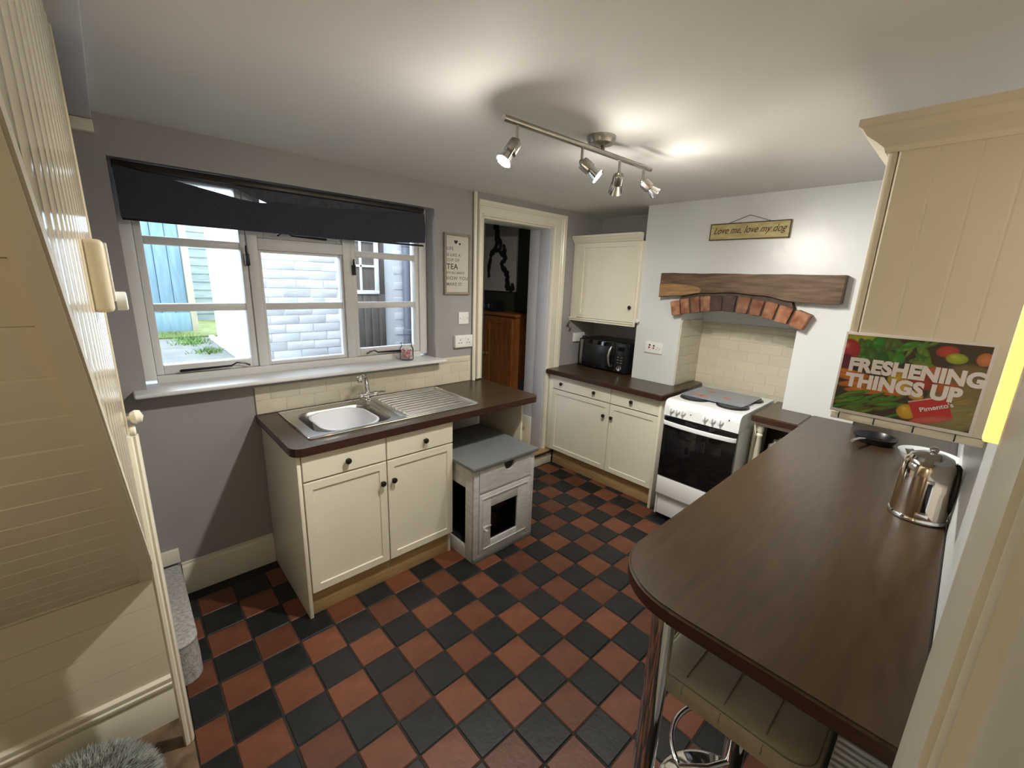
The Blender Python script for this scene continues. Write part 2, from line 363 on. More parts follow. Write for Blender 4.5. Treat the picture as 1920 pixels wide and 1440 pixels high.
st(box('floor_threshold', (-0.95, 0.0, -0.02), (-0.001, 1.80, 0.0), M['stone'], bev=0.002))
# skirting along the window wall
bprof = [(WY, 0.0), (WY-0.02, 0.0), (WY-0.02, 0.135), (WY-0.016, 0.142), (WY-0.017, 0.152), (WY-0.012, 0.162), (WY-0.006, 0.166), (WY-0.006, 0.178), (WY, 0.18)]
st(prism('baseboard_window', bprof, 'x', 0.075, 0.504, M['trim'], smooth=True))
# splashback tiles behind the sink (parts of the window wall)
def wall_tiles(parent, u0, u1, z0, z1, place, tl=0.15, th=0.075, gap=0.0025, t=0.006):
    k = 0; z = z0
    while z < z1-0.012:
        h = min(th, z1-z); off = 0 if k % 2 == 0 else -tl/2; u = u0+off
        while u < u1-0.008:
            a, b = max(u, u0), min(u+tl, u1)
            if b-a > 0.012: place(a+gap/2, b-gap/2, z+gap/2, z+h-gap/2, t)
            u += tl
        z += th; k += 1
def sp(a, b, z0, z1, t): box('tile', (a, WY-t-0.004, z0), (b, WY-0.003, z1), M['tile'], wall_win, 0.0012, 1)
box('tile_bedding', (0.492, WY-0.0085, 0.912), (1.945, WY+0.001, 1.065), M['tgrout'], wall_win, 0)
wall_tiles(wall_win, 0.492, 1.945, 0.913, 1.064, sp)
box('tile_capping', (1.66, WY-0.008, 1.066), (1.945, WY-0.001, 1.108), M['tile'], wall_win, 0.0015)
# tiles of the cooker recess (parts of the chimney wall)
box('tile_bedding', (rb-0.0085, ry0, 0.85), (rb+0.002, ry1, 1.40), M['tgrout'], wall_ch, 0)
wall_tiles(wall_ch, ry0+0.001, ry1-0.006, 0.90, 1.385, lambda a, b, z0, z1, t: box('tile', (rb-t-0.004, a, z0), (rb-0.002, b, z1), M['tile'], wall_ch, 0.0012, 1))
box('tile_bedding', (CH+0.006, ry1-0.0085, 0.91), (rb-0.002, ry1+0.002, 1.42), M['tgrout'], wall_ch, 0)
wall_tiles(wall_ch, CH+0.006, rb-0.012, 0.915, 1.42, lambda a, b, z0, z1, t: box('tile', (a, ry1-t-0.004, z0), (b, ry1-0.002, z1), M['tile'], wall_ch, 0.0012, 1))
# ------------------------------------------------------------------ window
win = st(empty('window_1', (0.85, 2.66, 1.11)))
FY0, FY1 = 2.655, 2.735
def fr(name, x0, x1, z0, z1, y0=FY0, y1=FY1, m='upvc', p=win, bev=0.004): return box(name, (x0, y0, z0), (x1, y1, z1), M[m], p, bev)
fr('frame_stile', 0.062, 0.108, 1.135, 2.113); fr('frame_stile', 1.582, 1.638, 1.135, 2.113)
fr('frame_rail', 0.108, 1.582, 1.11, 1.155); fr('frame_rail', 0.108, 1.582, 2.092, 2.113)
fr('mullion', 0.556, 0.606, 1.155, 2.092); fr('mullion', 1.058, 1.112, 1.155, 2.092)
fr('transom', 0.606, 1.058, 1.785, 1.845)
def casement(x0, x1, z0, z1, sw, bars, top=0.045, bot=0.045, y0=FY0+0.012):
    c = empty('casement', ((x0+x1)/2, 2.66, z0), parent=win)
    fr('stile', x0, x0+sw, z0, z1, y0, FY1-0.006, p=c); fr('stile', x1-sw, x1, z0, z1, y0, FY1-0.006, p=c)
    fr('rail', x0+sw, x1-sw, z0, z0+bot, y0, FY1-0.006, p=c); fr('rail', x0+sw, x1-sw, z1-top, z1, y0, FY1-0.006, p=c)
    zs = [z0+bot]
    for b in bars: fr('glazing_bar', x0+sw, x1-sw, b-0.019, b+0.019, y0+0.004, FY1-0.01, p=c, bev=0.006); zs += [b-0.019, b+0.019]
    zs.append(z1-top)
    for a, b in zip(zs[::2], zs[1::2]): box('pane', (x0+sw-0.004, 2.70, a-0.004), (x1-sw+0.004, 2.704, b+0.004), M['glassw'], c, 0)
    return c
casement(0.110, 0.554, 1.157, 2.09, 0.030, [1.484, 1.797], 0.022)
casement(0.608, 1.056, 1.157, 1.784, 0.012, [1.484], 0.012, 0.018)
casement(0.608, 1.056, 1.847, 2.09, 0.03, [], 0.022, 0.04)
casement(1.114, 1.580, 1.157, 2.09, 0.028, [1.484, 1.797], 0.022)
box('sill', (0.01, 2.44, 1.098), (1.665, 2.665, 1.118), M['upvc'], win, 0.008, 3)
def stay(x0, x1, z, flip=False):
    s = -1 if flip else 1
    xs = [(x0, 0), (x0+s*0.004, 0.002), (x0+s*(abs(x1-x0)*0.72), 0.006), (x0+s*(abs(x1-x0)*0.80), 0.020), (x0+s*(abs(x1-x0)*0.92), 0.014), (x1, 0.0)]
    tube('casement_stay', [(x, FY0-0.004-(0.012 if i in (0, 5) else 0.014), z+dz) for i, (x, dz) in enumerate(xs)], [0.006, 0.008, 0.005, 0.0045, 0.0045, 0.006], M['blackm'], win, 8)
stay(0.20, 0.505, 1.172); stay(0.96, 0.70, 1.863, True); stay(1.44, 1.17, 1.172, True)
for x, z0, z1 in ((0.548, 1.70, 1.80), (1.117, 1.67, 1.765)):
    bm = bmesh.new(); bx(bm, (x-0.010, FY0-0.014, z0), (x+0.012, FY0+0.012, z0+0.06), 0.003); tb(bm, [(x, FY0-0.016, z0+0.03), (x-0.004, FY0-0.022, z0+0.07), (x-0.002, FY0-0.018, z1)], [0.006, 0.006, 0.004], 8)
    mk('casement_fastener', bm, M['blackm'], win, True)
# roman blind sagging in front of the window head
bl = empty('roman_blind', (0.82, 2.60, 1.88), 'dark navy fabric blind pulled up and sagging across the top of window', 'blind')
box('headrail', (0.072, 2.565, 2.078), (1.572, 2.60, 2.108), M['knob'], bl, 0.004)
def sheet(name, zt, zb, y, m, n=40, bulge=0.012, k=6, t=0.003):
    bm = bmesh.new(); L = []
    for i in range(n+1):
        u = i/n; x = 0.075+u*1.492; a, b = zt(u), zb(u); row = []
        for j in range(k+1):
            v = j/k; row.append((x, y - bulge*math.sin(v*PI)*(0.7+0.3*math.sin(u*23)) - 0.004*math.sin(u*31+v*3), a+(b-a)*v))
        L.append(row)
    V = [[bm.verts.new(p) for p in R] for R in L]; W = [[bm.verts.new((p[0], p[1]+t, p[2])) for p in R] for R in L]
    for i in range(n):
        for j in range(k):
            bm.faces.new((V[i][j], V[i+1][j], V[i+1][j+1], V[i][j+1])); bm.faces.new((W[i][j], W[i][j+1], W[i+1][j+1], W[i+1][j]))
        bm.faces.new((V[i][0], W[i][0], W[i+1][0], V[i+1][0])); bm.faces.new((V[i][k], V[i+1][k], W[i+1][k], W[i][k]))
    for i in (0, n):
        for j in range(k): bm.faces.new((V[i][j], V[i][j+1], W[i][j+1], W[i][j]))
    return mk(name, bm, m, bl, True)
def itp(xs, ys): return lambda u: float(np.interp(u, xs, ys))
sheet('front_fold', itp([0, .1, .2, .3, .36, .45, .6, .75, 1], [2.085, 2.066, 2.040, 2.014, 2.008, 2.024, 2.026, 2.046, 2.075]), itp([0, .2, .4, .6, .8, 1], [1.876, 1.874, 1.868, 1.866, 1.874, 1.892]), 2.555, M['navy'])
sheet('back_lining', lambda u: 2.085, itp([0, .12, .2, .3, .36, .42, .55, .7, 1], [2.03, 2.060, 2.068, 2.064, 2.030, 2.0, 1.99, 1.98, 1.98]), 2.592, M['sheer'], bulge=0.004)
box('bottom_bar', (0.078, 2.560, 1.868), (1.562, 2.572, 1.880), M['blackm'], bl, 0.003)
# ------------------------------------------------------------------ doorway into the hall
dr = st(empty('door_1', (2.43, WY, 0.13)))
bm = bmesh.new(); L = []
ap = [(0.0, 0.0), (0.0, 0.024), (0.06, 0.029), (0.14, 0.029), (0.18, 0.020), (0.62, 0.020), (0.66, 0.027), (0.74, 0.027), (0.78, 0.033), (0.96, 0.036), (1.0, 0.030), (1.0, 0.0)]
for fx, fz in ((lambda q: 2.042-q*0.050, lambda q: 0.92), (lambda q: 2.042-q*0.050, lambda q: 2.118+q*0.107), (lambda q: 2.808+q*0.152, lambda q: 2.118+q*0.107), (lambda q: 2.808+q*0.152, lambda q: 0.13)):
    L.append([(fx(q), WY-0.001-t, fz(q)) for q, t in ap])
rings(bm, L); mk('architrave', bm, M['trim'], dr, True, 20)
box('lining', (2.785, WY, 0.13), (2.812, 2.67, 2.12), M['jamb'], dr, 0.002); box('lining', (2.036, WY, 0.13), (2.046, 2.67, 2.12), M['trim'], dr, 0.002); box('lining_head', (2.046, WY, 2.105), (2.785, 2.76, 2.122), M['trim'], dr, 0.002)
box('reveal', (2.792, 2.672, 0.13), (2.815, 2.80, 2.12), M['jamb'], dr, 0.002); box('reveal_skirting', (2.772, 2.672, 0.13), (2.791, 2.79, 0.41), M['trim'], dr, 0.006)
# steps up to the hall
stp = st(empty('step_1', (2.45, 2.6, 0)))
box('riser', (2.01, 2.472, 0.0), (2.872, 2.50, 0.112), M['trim'], stp, 0.003); box('tread', (2.01, 2.458, 0.112), (2.872, 2.77, 0.13), M['oak'], stp, 0.005); box('nosing', (2.01, 2.448, 0.108), (2.872, 2.462, 0.130), M['wedge'], stp, 0.005)
box('riser', (2.05, 2.762, 0.13), (2.775, 2.79, 0.272), M['trim'], stp, 0.003); box('tread', (2.05, 2.74, 0.272), (2.775, 2.90, 0.29), M['oak'], stp, 0.005)
# hall beyond
st(box('floor_hall', (2.29, 2.90, 0.2), (3.3, 4.75, 0.29), M['oak'], bev=0)); st(box('wall_hall_side', (3.2, 2.765, 0.0), (3.3, 4.75, 2.5), M['green'], bev=0)); st(box('wall_hall_back', (2.3, 4.65, 0.2), (3.2, 4.75, 2.5), M['green'], bev=0))
st(box('wall_hall_left', (2.236, 2.80, 0.2), (2.28, 4.65, 2.5), M['green'], bev=0)); st(box('wall_hall_return', (2.0, 2.765, 0.2), (2.12, 2.80, 2.5), M['green'], bev=0)); st(box('ceiling_hall', (2.24, 2.765, 2.42), (3.3, 4.75, 2.5), M['ceil'], bev=0))
st(box('wall_hall_near', (2.816, 2.765, 0.0), (3.2, 2.80, 2.42), M['jamb'], bev=0))
# ------------------------------------------------------------------ stairs on the left
def px_at(y): return -0.051+0.027*min(max(y, 0), 1.64)/1.64
stair = st(empty('wall_stair', (-0.5, 1.2, 0)))
def sof(y): return 0.62+0.90*(1.78-y)
n = Vector((0, 0.669, 0.743))
L0 = math.hypot(1.0, 0.90)
nb = 20; bw = 0.105
for k in range(nb):   # sloping boarded soffit, one board after another up the slope
    t0, t1b = k*bw, (k+1)*bw-0.002
    ya, yb = 1.78-t0/L0, 1.78-t1b/L0
    if sof(yb) > ZC+0.05: break
    bm = bmesh.new(); a = Vector((0, ya, sof(ya))); b = Vector((0, yb, sof(yb))); nn = n*0.014
    rings(bm, [[(x, *(p)[1:]) for p in (a, b, b+nn, a+nn)] for x in (-0.97, -0.062)])
    bmesh.ops.bevel(bm, geom=[e for e in bm.edges if abs(e.verts[0].co.x-e.verts[1].co.x) > 0.5], offset=0.002, segments=1, affect='EDGES')
    mk('soffit_board', bm, M['soffit'], stair)
def slope_bar(name, x0, x1, off0, off1, y_lo, y_hi, m):
    bm = bmesh.new(); a = Vector((0, y_lo, sof(y_lo))); b = Vector((0, y_hi, sof(y_hi)))
    rings(bm, [[(x, *(p)[1:]) for p in (a+n*off0, b+n*off0, b+n*off1, a+n*off1)] for x in (x0, x1)])
    bmesh.ops.bevel(bm, geom=bm.edges[:], offset=0.003, segments=2, affect='EDGES')
    return mk(name, bm, m, stair, True)
bm = bmesh.new(); a = Vector((0, 1.80, sof(1.80))); b = Vector((0, -0.06, sof(-0.06)))
rings(bm, [[(-0.064, *(p+n*o)[1:]), (px_at(p.y)+0.0045, *(p+n*o)[1:]), (px_at(p.y)+0.0045, *(p+n*(o+0.03))[1:]), (-0.064, *(p+n*(o+0.03))[1:])] for p, o in ((a, -0.012), (b, -0.012))])
bmesh.ops.bevel(bm, geom=bm.edges[:], offset=0.003, segments=2, affect='EDGES'); mk('string', bm, M['soffit'], stair, True)
slope_bar('soffit_backing', -0.97, -0.062, 0.016, 0.03, 1.80, -0.06, M['soffit'])
box('stub_boarding', (-0.97, 1.785, 0.0), (-0.03, 1.80, 0.64), M['soffit'], stair, 0)
for k in range(4): box('stub_board', (-0.97, 1.778, 0.19+k*0.105), (-0.03, 1.790, 0.19+k*0.105+0.104), M['soffit'], stair, 0)
prism('stub_skirting', [(1.785, 0.0), (1.762, 0.0), (1.762, 0.135), (1.766, 0.142), (1.760, 0.150), (1.760, 0.166), (1.766, 0.170), (1.764, 0.176), (1.764, 0.188), (1.772, 0.195), (1.785, 0.196)], 'x', -0.97, -0.028, M['trim'], stair, smooth=True)
# upright tongue and groove boarding of the stair side, above the string
for k in range(22):
    y0 = 0.20+k*0.080; y1 = y0+0.0775; zb0, zb1 = sof(y0), sof(y1)
    if y1 > 1.645: break
    if sof(y0) > ZC-0.03: continue
    bm = bmesh.new(); xa, xb = px_at(y0), px_at(y1); sec = []
    N = 6
    sec = [(xa-0.012, y0), (xa-0.004, y0)]+[(xa+(xb-xa)*i/N+0.005*math.sin(PI*i/N)-0.002, y0+0.003+(y1-y0-0.006)*i/N) for i in range(N+1)]+[(xb-0.004, y1), (xb-0.012, y1)]
    zb = max(0.02, min(zb0, zb1))
    rings(bm, [[(x, y, sof(y)+0.010) for x, y in sec], [(x, y, ZC) for x, y in sec]])
    mk('boarding_plank', bm, M['creamw'], stair, True)
box('boarding_backing', (-0.075, 0.1, 1.9), (-0.062, 1.64, ZC), M['soffit'], stair, 0)
prism('boarding_backing', [(1.64, 0.72), (1.64, ZC), (0.2, ZC), (0.2, 2.16)], 'x', -0.066, -0.060, M['soffit'], stair)
profile_post('corner_post', [(-0.030, 1.628), (-0.024, 1.618), (-0.016, 1.620), (-0.012, 1.626), (-0.006, 1.624), (0.0, 1.632), (0.002, 1.645), (-0.004, 1.66), (-0.030, 1.66)], 0, 1.18, M['trim'], stair)
box('corner_edge', (-0.034, 1.641, 1.18), (-0.018, 1.66, ZC), M['creamw'], stair, 0.003)
st(box('wall_stairwell', (-1.0, 1.80, 0.0), (-0.95, 2.549, ZC), M['grey'], bev=0))
st(box('wall_understair', (-1.03, -0.08, 0.0), (-0.98, 1.79, ZC), M['soffit'], bev=0))
st(box('trim_beam', (-0.048, 0.0, 2.232), (0.036, 2.549, ZC), M['jamb'], bev=0.006)); st(box('trim_bracket', (-0.050, 2.505, 2.186), (0.038, 2.549, 2.231), M['trim'], bev=0.004))
# carpeted bottom step
cs = st(empty('stair_step', (0, 2.1, 0)))
bm = bmesh.new(); loops = []
pl = rrect(-0.6, 0.070, 1.90, 2.525, [0.02, 0.06, 0.01, 0.01], 6)
for z, s in ((0.002, 0.0), (0.10, 0.0), (0.165, -0.006), (0.185, 0.0), (0.196, -0.010), (0.20, -0.022)):
    cx, cyy = -0.26, 2.21; loops.append([(cx+(x-cx)*(1+s/0.34), cyy+(y-cyy)*(1+s/0.4), z) for x, y in pl])
rings(bm, loops); mk('carpet_tread', bm, M['carpet'], cs, True)
box('stair_skirting', (-0.5, 2.525, 0.2), (0.074, 2.548, 0.275), M['trim'], cs, 0.004)
box('second_riser', (-0.6, 1.93, 0.2), (-0.27, 2.524, 0.40), M['carpet'], cs, 0.02, 3)
# ------------------------------------------------------------------ base cabinet under the sink
sc = empty('sink_cabinet', (0.93, 2.2, 0), 'cream sink base cabinet with two drawers and two panelled doors below window', 'cabinet')
boxes('carcass', [((0.525, 1.952, 0.13), (0.541, 2.54, 0.868)), ((1.335, 1.952, 0.0), (1.353, 2.54, 0.868)), ((0.541, 1.952, 0.13), (1.335, 2.54, 0.146)), ((0.541, 1.955, 0.722), (1.335, 1.97, 0.738))], M['panel'], sc)
box('end_panel', (0.505, 1.935, 0.0), (0.523, 2.54, 0.869), M['cream'], sc, 0.003)
box('plinth', (0.525, 1.957, 0.0), (1.352, 1.975, 0.128), M['oak'], sc, 0.001)
for u0, u1, kx in ((0.526, 0.934, 0.731), (0.940, 1.354, 1.164)):
    q = shaker('drawer', u0, u1, 0.737, 0.866, 'y', 1.93, 0.02, M['cream'], sc, flat=True); knob((kx, 1.93, 0.795), 'y', q)
for u0, u1, kx in ((0.526, 0.934, 0.905), (0.940, 1.354, 0.968)):
    q = shaker('door', u0, u1, 0.14, 0.728, 'y', 1.93, 0.02, M['cream'], sc); knob((kx, 1.93, 0.618), 'y', q)
# worktop with the bowl cut out
bm = bmesh.new()
plate_hole(bm, rrect(0.485, 2.06, 1.908, 2.548, [0.055, 0.045, 0.004, 0.004]), rrect(0.625, 1.075, 2.02, 2.44, 0.08), 0.87, 0.91)
for fc in bm.faces: fc.material_index = 1 if abs(fc.normal.z) < 0.5 else 0
bm.normal_update()
for fc in bm.faces: fc.material_index = 1 if abs(fc.normal.z) < 0.5 else 0
tag(mk('sink_worktop', bm, [M['worktop'], M['wedge']], None), 'dark walnut laminate worktop holding the steel sink below window', 'worktop')
box('support_panel', (1.98, 2.0, 0.0), (1.998, 2.455, 0.869), M['panel'], bev=0.002)
tag(bpy.data.objects['support_panel'], 'upright cream end panel holding up the sink worktop beside doorway', 'panel')
# stainless sink with drainer
sk = empty('steel_sink', (1.1, 2.25, 0.91), 'stainless steel single bowl sink with ribbed drainer set in worktop', 'sink')
bm = bmesh.new(); plate_hole(bm, rrect(0.585, 1.605, 1.995, 2.505, 0.015), rrect(0.64, 1.055, 2.035, 2.425, 0.085), 0.911, 0.915)
mk('deck', bm, M['steel'], sk)
bm = bmesh.new(); tb(bm, [(x, y, 0.9155) for x, y in rrect(0.589, 1.601, 1.999, 2.501, 0.015)], 0.0045, 8, True); mk('rim', bm, M['chrome'], sk, True)
bm = bmesh.new(); L = []
for ins, z, rad in ((0.0, 0.915, 0.085), (0.006, 0.909, 0.085), (0.014, 0.86, 0.08), (0.022, 0.79, 0.075), (0.045, 0.768, 0.06), (0.10, 0.764, 0.05)): L.append([(x, y, z) for x, y in rrect(0.64+ins, 1.055-ins, 2.035+ins, 2.425-ins, rad)])
rings(bm, L, False, True); mk('bowl', bm, M['steel'], sk, True)
bm = bmesh.new()
for k in range(9):
    y = 2.075+k*0.044; tb(bm, [(1.135, y, 0.9145), (1.15, y, 0.918), (1.54, y, 0.918), (1.555, y, 0.9145)], 0.0055, 8)
mk('drainer_ribs', bm, M['steel'], sk, True)
bm = bmesh.new(); tb(bm, [(x, y, 0.9155) for x, y in rrect(1.10, 1.575, 2.03, 2.465, 0.03)], 0.003, 8, True); mk('drainer_edge', bm, M['steel'], sk, True)
# washing up bowl
wb = empty('washing_up_bowl', (0.85, 2.23, 0.766), 'pale grey plastic washing-up bowl standing in the sink', 'bowl')
bm = bmesh.new(); L = []
for ins, z, rad in ((0.05, 0.770, 0.06), (0.030, 0.785, 0.08), (0.012, 0.895, 0.10), (0.0, 0.902, 0.105), (0.0, 0.908, 0.105), (0.010, 0.908, 0.10), (0.016, 0.895, 0.095), (0.036, 0.79, 0.075), (0.06, 0.776, 0.05)): L.append([(x, y, z) for x, y in rrect(0.688+ins, 1.0-ins, 2.05+ins, 2.41-ins, rad)])
rings(bm, L); mk('basin', bm, M['bowl'], wb, True)
lathe('plug', [(0.012, 0), (0.012, 0.004), (0.004, 0.006), (0.004, 0.012), (0.001, 0.0125)], (0.78, 2.12, 0.777), M['knob'], wb)
# mixer tap
tp = empty('mixer_tap', (1.085, 2.462, 0.915), 'chrome mixer tap with two lever handles and swivel spout behind sink', 'tap')
lathe('body', [(0.026, 0), (0.026, 0.006), (0.019, 0.012), (0.018, 0.05), (0.014, 0.062), (0.012, 0.075)], (1.085, 2.462, 0.915), M['chrome'], tp)
tube('spout', [(1.085, 2.462, 0.98), (1.08, 2.458, 1.02), (1.072, 2.448, 1.06), (1.058, 2.430, 1.078), (1.03, 2.398, 1.084), (1.00, 2.365, 1.083)], [0.0145, 0.014, 0.013, 0.0125, 0.012, 0.012], M['chrome'], tp, 14)
lathe('nozzle', [(0.0155, 0), (0.016, 0.028), (0.013, 0.032)], (0.998, 2.362, 1.062), M['chrome'], tp)
for s in (-1, 1):
    q = lathe('valve', [(0.013, 0), (0.014, 0.03), (0.017, 0.035), (0.017, 0.055), (0.012, 0.062)], (1.085, 2.462, 0.948), M['chrome'], tp, (s, -0.12, 0.10), 18)
    tube('lever', [(1.085+s*0.055, 2.455, 0.957), (1.085+s*0.075, 2.43, 0.966), (1.085+s*0.088, 2.405, 0.970)], [0.006, 0.006, 0.004], M['chrome'], q, 8)
# jar on the sill
jr = empty('sweet_jar', (1.425, 2.575, 1.118), 'small glass jar of pink and white sweets on window sill', 'jar')
lathe('glass', [(0.040, 0), (0.045, 0.006), (0.046, 0.075), (0.043, 0.088), (0.036, 0.094), (0.037, 0.112), (0.040, 0.114), (0.040, 0.118), (0.034, 0.118), (0.033, 0.094), (0.040, 0.086), (0.042, 0.075), (0.042, 0.008), (0.001, 0.006)], (1.425, 2.575, 1.118), M['glassj'], jr)
bm = bmesh.new()
for k in range(46):
    a, q = random.uniform(0, 2*PI), 0.034*math.sqrt(random.random()); z = 1.131+0.062*random.random()
    m4 = Matrix.Translation((1.425+q*math.cos(a), 2.575+q*math.sin(a), z)) @ Matrix.Rotation(random.uniform(0, 3), 4, (1, 0.3, 0.6)) @ Matrix.Diagonal((0.010, 0.007, 0.006, 1))
    bmesh.ops.create_icosphere(bm, subdivisions=1, radius=1, matrix=m4)
for fc in bm.faces: fc.material_index = 1 if (fc.index//20) % 3 == 0 else 0
bm.faces.index_update()
for fc in bm.faces: fc.material_index = 1 if (fc.index//20) % 3 == 0 else 0
tag(mk('sweets', bm, [M['sweet'], M['sweetw']], jr, True), kind='stuff')
# ------------------------------------------------------------------ things on the window wall
sg = empty('tea_sign', (1.817, WY, 1.56), 'tall framed white sign with tea wording and two black hearts', 'sign')
box('board', (1.72, WY-0.012, 1.575), (1.917, WY-0.001, 1.96), M['signw'], sg, 0.001)
for lo, hi in (((1.706, WY-0.022, 1.56), (1.722, WY-0.001, 1.975)), ((1.914, WY-0.022, 1.56), (1.930, WY-0.001, 1.975)), ((1.722, WY-0.022, 1.56), (1.914, WY-0.001, 1.577)), ((1.722, WY-0.022, 1.958), (1.914, WY-0.001, 1.975))): box('frame', lo, hi, M['driftw'], sg, 0.002)
for s, sz, z, mm, sp_ in (('LIFE', 0.030, 1.862, 'inkg', 1.15), ('IS LIKE A', 0.026, 1.822, 'inkg', 1.15), ('CUP OF', 0.027, 1.787, 'inkg', 1.2), ('TEA', 0.052, 1.735, 'ink', 1.05), ("IT'S ALL ABOUT", 0.021, 1.703, 'inkg', 1.05), ('HOW YOU', 0.034, 1.662, 'inkg', 1.15), ('MAKE IT.', 0.031, 1.622, 'inkg', 1.15)):
    text('lettering', s, sz, (1.727, WY-0.0125, z), (1, 0, 0), (0, 0, 1), M[mm], sg, bold=0.0006, space=sp_)
def heart(cx, cz, s):
    pts = []
    for i in range(40):
        t = 2*PI*i/40; pts.append((cx+s*16*math.sin(t)**3/16, cz+s*(13*math.cos(t)-5*math.cos(2*t)-2*math.cos(3*t)-math.cos(4*t))/16))
    prism('heart', pts, 'y', WY-0.0132, WY-0.0122, M['inkb'], sg)
heart(1.805, 1.918, 0.015); heart(1.838, 1.906, 0.009)
def plate(name, lo, hi, axis, label, cat, group=None):
    o = empty(name, tuple((a+b)/2 for a, b in zip(lo, hi)), label, cat, group); box('plate', lo, hi, M['plastic'], o, 0.0035, 3); return o
q = plate('light_switch', (1.835, WY-0.010, 1.346), (1.925, WY-0.001, 1.434), 'y', 'single white light switch below the tea sign', 'switch')
box('rocker', (1.872, WY-0.015, 1.375), (1.888, WY-0.010, 1.405), M['plastic'], q, 0.002)
for x in (1.848, 1.912): cyl('screw', (x, WY-0.0105, 1.39), (x, WY-0.0093, 1.39), 0.004, M['nickel'], q, seg=10)
q = plate('double_socket', (1.79, WY-0.032, 1.178), (1.948, WY-0.001, 1.268), 'y', 'white double socket below light switch beside door pipe', 'socket')
def socket_face(q, cx, cz, fx, axis):
    for s in (-1, 1):
        for du, dz, wd, hh in ((0, 0.016, 0.005, 0.010), (-0.011, -0.006, 0.009, 0.005), (0.011, -0.006, 0.009, 0.005)):
            u = cx+s*0.036+du
            if axis == 'y': box('pin_hole', (u-wd/2, fx-0.0006, cz+dz-hh/2), (u+wd/2, fx+0.001, cz+dz+hh/2), M['inkb'], q, 0)
            else: box('pin_hole', (fx-0.0006, u-wd/2, cz+dz-hh/2), (fx+0.001, u+wd/2, cz+dz+hh/2), M['inkb'], q, 0)
        u = cx+s*0.016
        if axis == 'y': box('rocker', (u-0.006, fx-0.004, cz+0.018), (u+0.006, fx, cz+0.036), M['plastic'], q, 0.0015)
        else: box('rocker', (fx-0.004, u-0.006, cz+0.018), (fx, u+0.006, cz+0.036), M['plastic'], q, 0.0015)
socket_face(q, 1.869, 1.218, WY-0.032, 'y')
tag(cyl('pipe', (1.968, WY-0.020, 0.912), (1.968, WY-0.020, ZC-0.003), 0.014, M['trim'], None), 'slim cream painted pipe running up the wall beside the doorway', 'pipe')
hk = empty('coat_hook', (3.08, WY, 1.28), 'small brass coat hook on grey wall right of doorway', 'hook')
lathe('rosette', [(0.020, 0), (0.020, 0.004), (0.012, 0.010)], (3.075, WY-0.001, 1.288), M['nickel'], hk, (0, -1, 0))
tube('hook', [(3.075, WY-0.008, 1.292), (3.075, WY-0.035, 1.288), (3.078, WY-0.045, 1.265), (3.082, WY-0.035, 1.245), (3.084, WY-0.025, 1.248)], 0.006, M['nickel'], hk)
tube('hook', [(3.075, WY-0.010, 1.30), (3.072, WY-0.032, 1.322), (3.070, WY-0.040, 1.33)], [0.006, 0.005, 0.007], M['nickel'], hk)
q = plate('wall_socket', (3.17, WY-0.025, 1.125), (3.325, WY-0.001, 1.21), 'y', 'white socket with black plug on grey wall beside microwave', 'socket')
box('plug', (3.285, WY-0.065, 1.135), (3.32, WY-0.025, 1.18), M['blackm'], q, 0.008, 3); tube('cable', [(3.30, WY-0.06, 1.137), (3.30, WY-0.062, 1.10), (3.31, WY-0.055, 0.99), (3.32, WY-0.05, 0.925)], 0.004, M['blackm'], q, 8)
# ------------------------------------------------------------------ cat litter cabinet
ct = empty('litter_box_cabinet', (1.62, 2.02, 0), 'white distressed cat cabinet with grey top, drawer and barred-open side under worktop', 'cabinet')
X0, X1, Y0, Y1 = 1.375, 1.865, 1.745, 2.32
ct['label'] = 'white distressed litter box cabinet with grey top and glazed door under worktop'
box('top', (1.355, 1.728, 0.612), (1.885, 2.335, 0.632), M['catg'], ct, 0.004)
boxes('side_frame', [((X0, Y0+0.012, 0.0), (X0+0.016, Y0+0.085, 0.61)), ((X0, Y0+0.085, 0.475), (X0+0.016, Y1, 0.61)), ((X0, Y0+0.085, 0.0), (X0+0.016, Y1, 0.085)), ((X0, 2.16, 0.085), (X0+0.016, Y1, 0.475))], M['catw'], ct, 0.0015)
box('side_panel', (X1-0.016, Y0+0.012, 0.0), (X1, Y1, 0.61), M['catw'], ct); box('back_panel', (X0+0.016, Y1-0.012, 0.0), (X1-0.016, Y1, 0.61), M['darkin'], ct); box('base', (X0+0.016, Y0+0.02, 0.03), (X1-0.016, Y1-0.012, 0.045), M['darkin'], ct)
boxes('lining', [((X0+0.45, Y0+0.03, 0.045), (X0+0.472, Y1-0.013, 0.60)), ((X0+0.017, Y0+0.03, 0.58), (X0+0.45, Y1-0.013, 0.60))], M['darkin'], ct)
boxes('face_frame', [((X0, Y0, 0.03), (X0+0.035, Y0+0.018, 0.612)), ((X1-0.03, Y0, 0.03), (X1, Y0+0.018, 0.612)), ((X0+0.035, Y0, 0.03), (X1-0.03, Y0+0.018, 0.052)), ((X0+0.035, Y0, 0.445), (X1-0.03, Y0+0.018, 0.458)), ((X0+0.035, Y0, 0.600), (X1-0.03, Y0+0.018, 0.612))], M['catw'], ct, 0.0015)
box('kick', (X0, Y0-0.002, 0.0), (X1, Y0+0.02, 0.034), M['catg'], ct, 0.003)
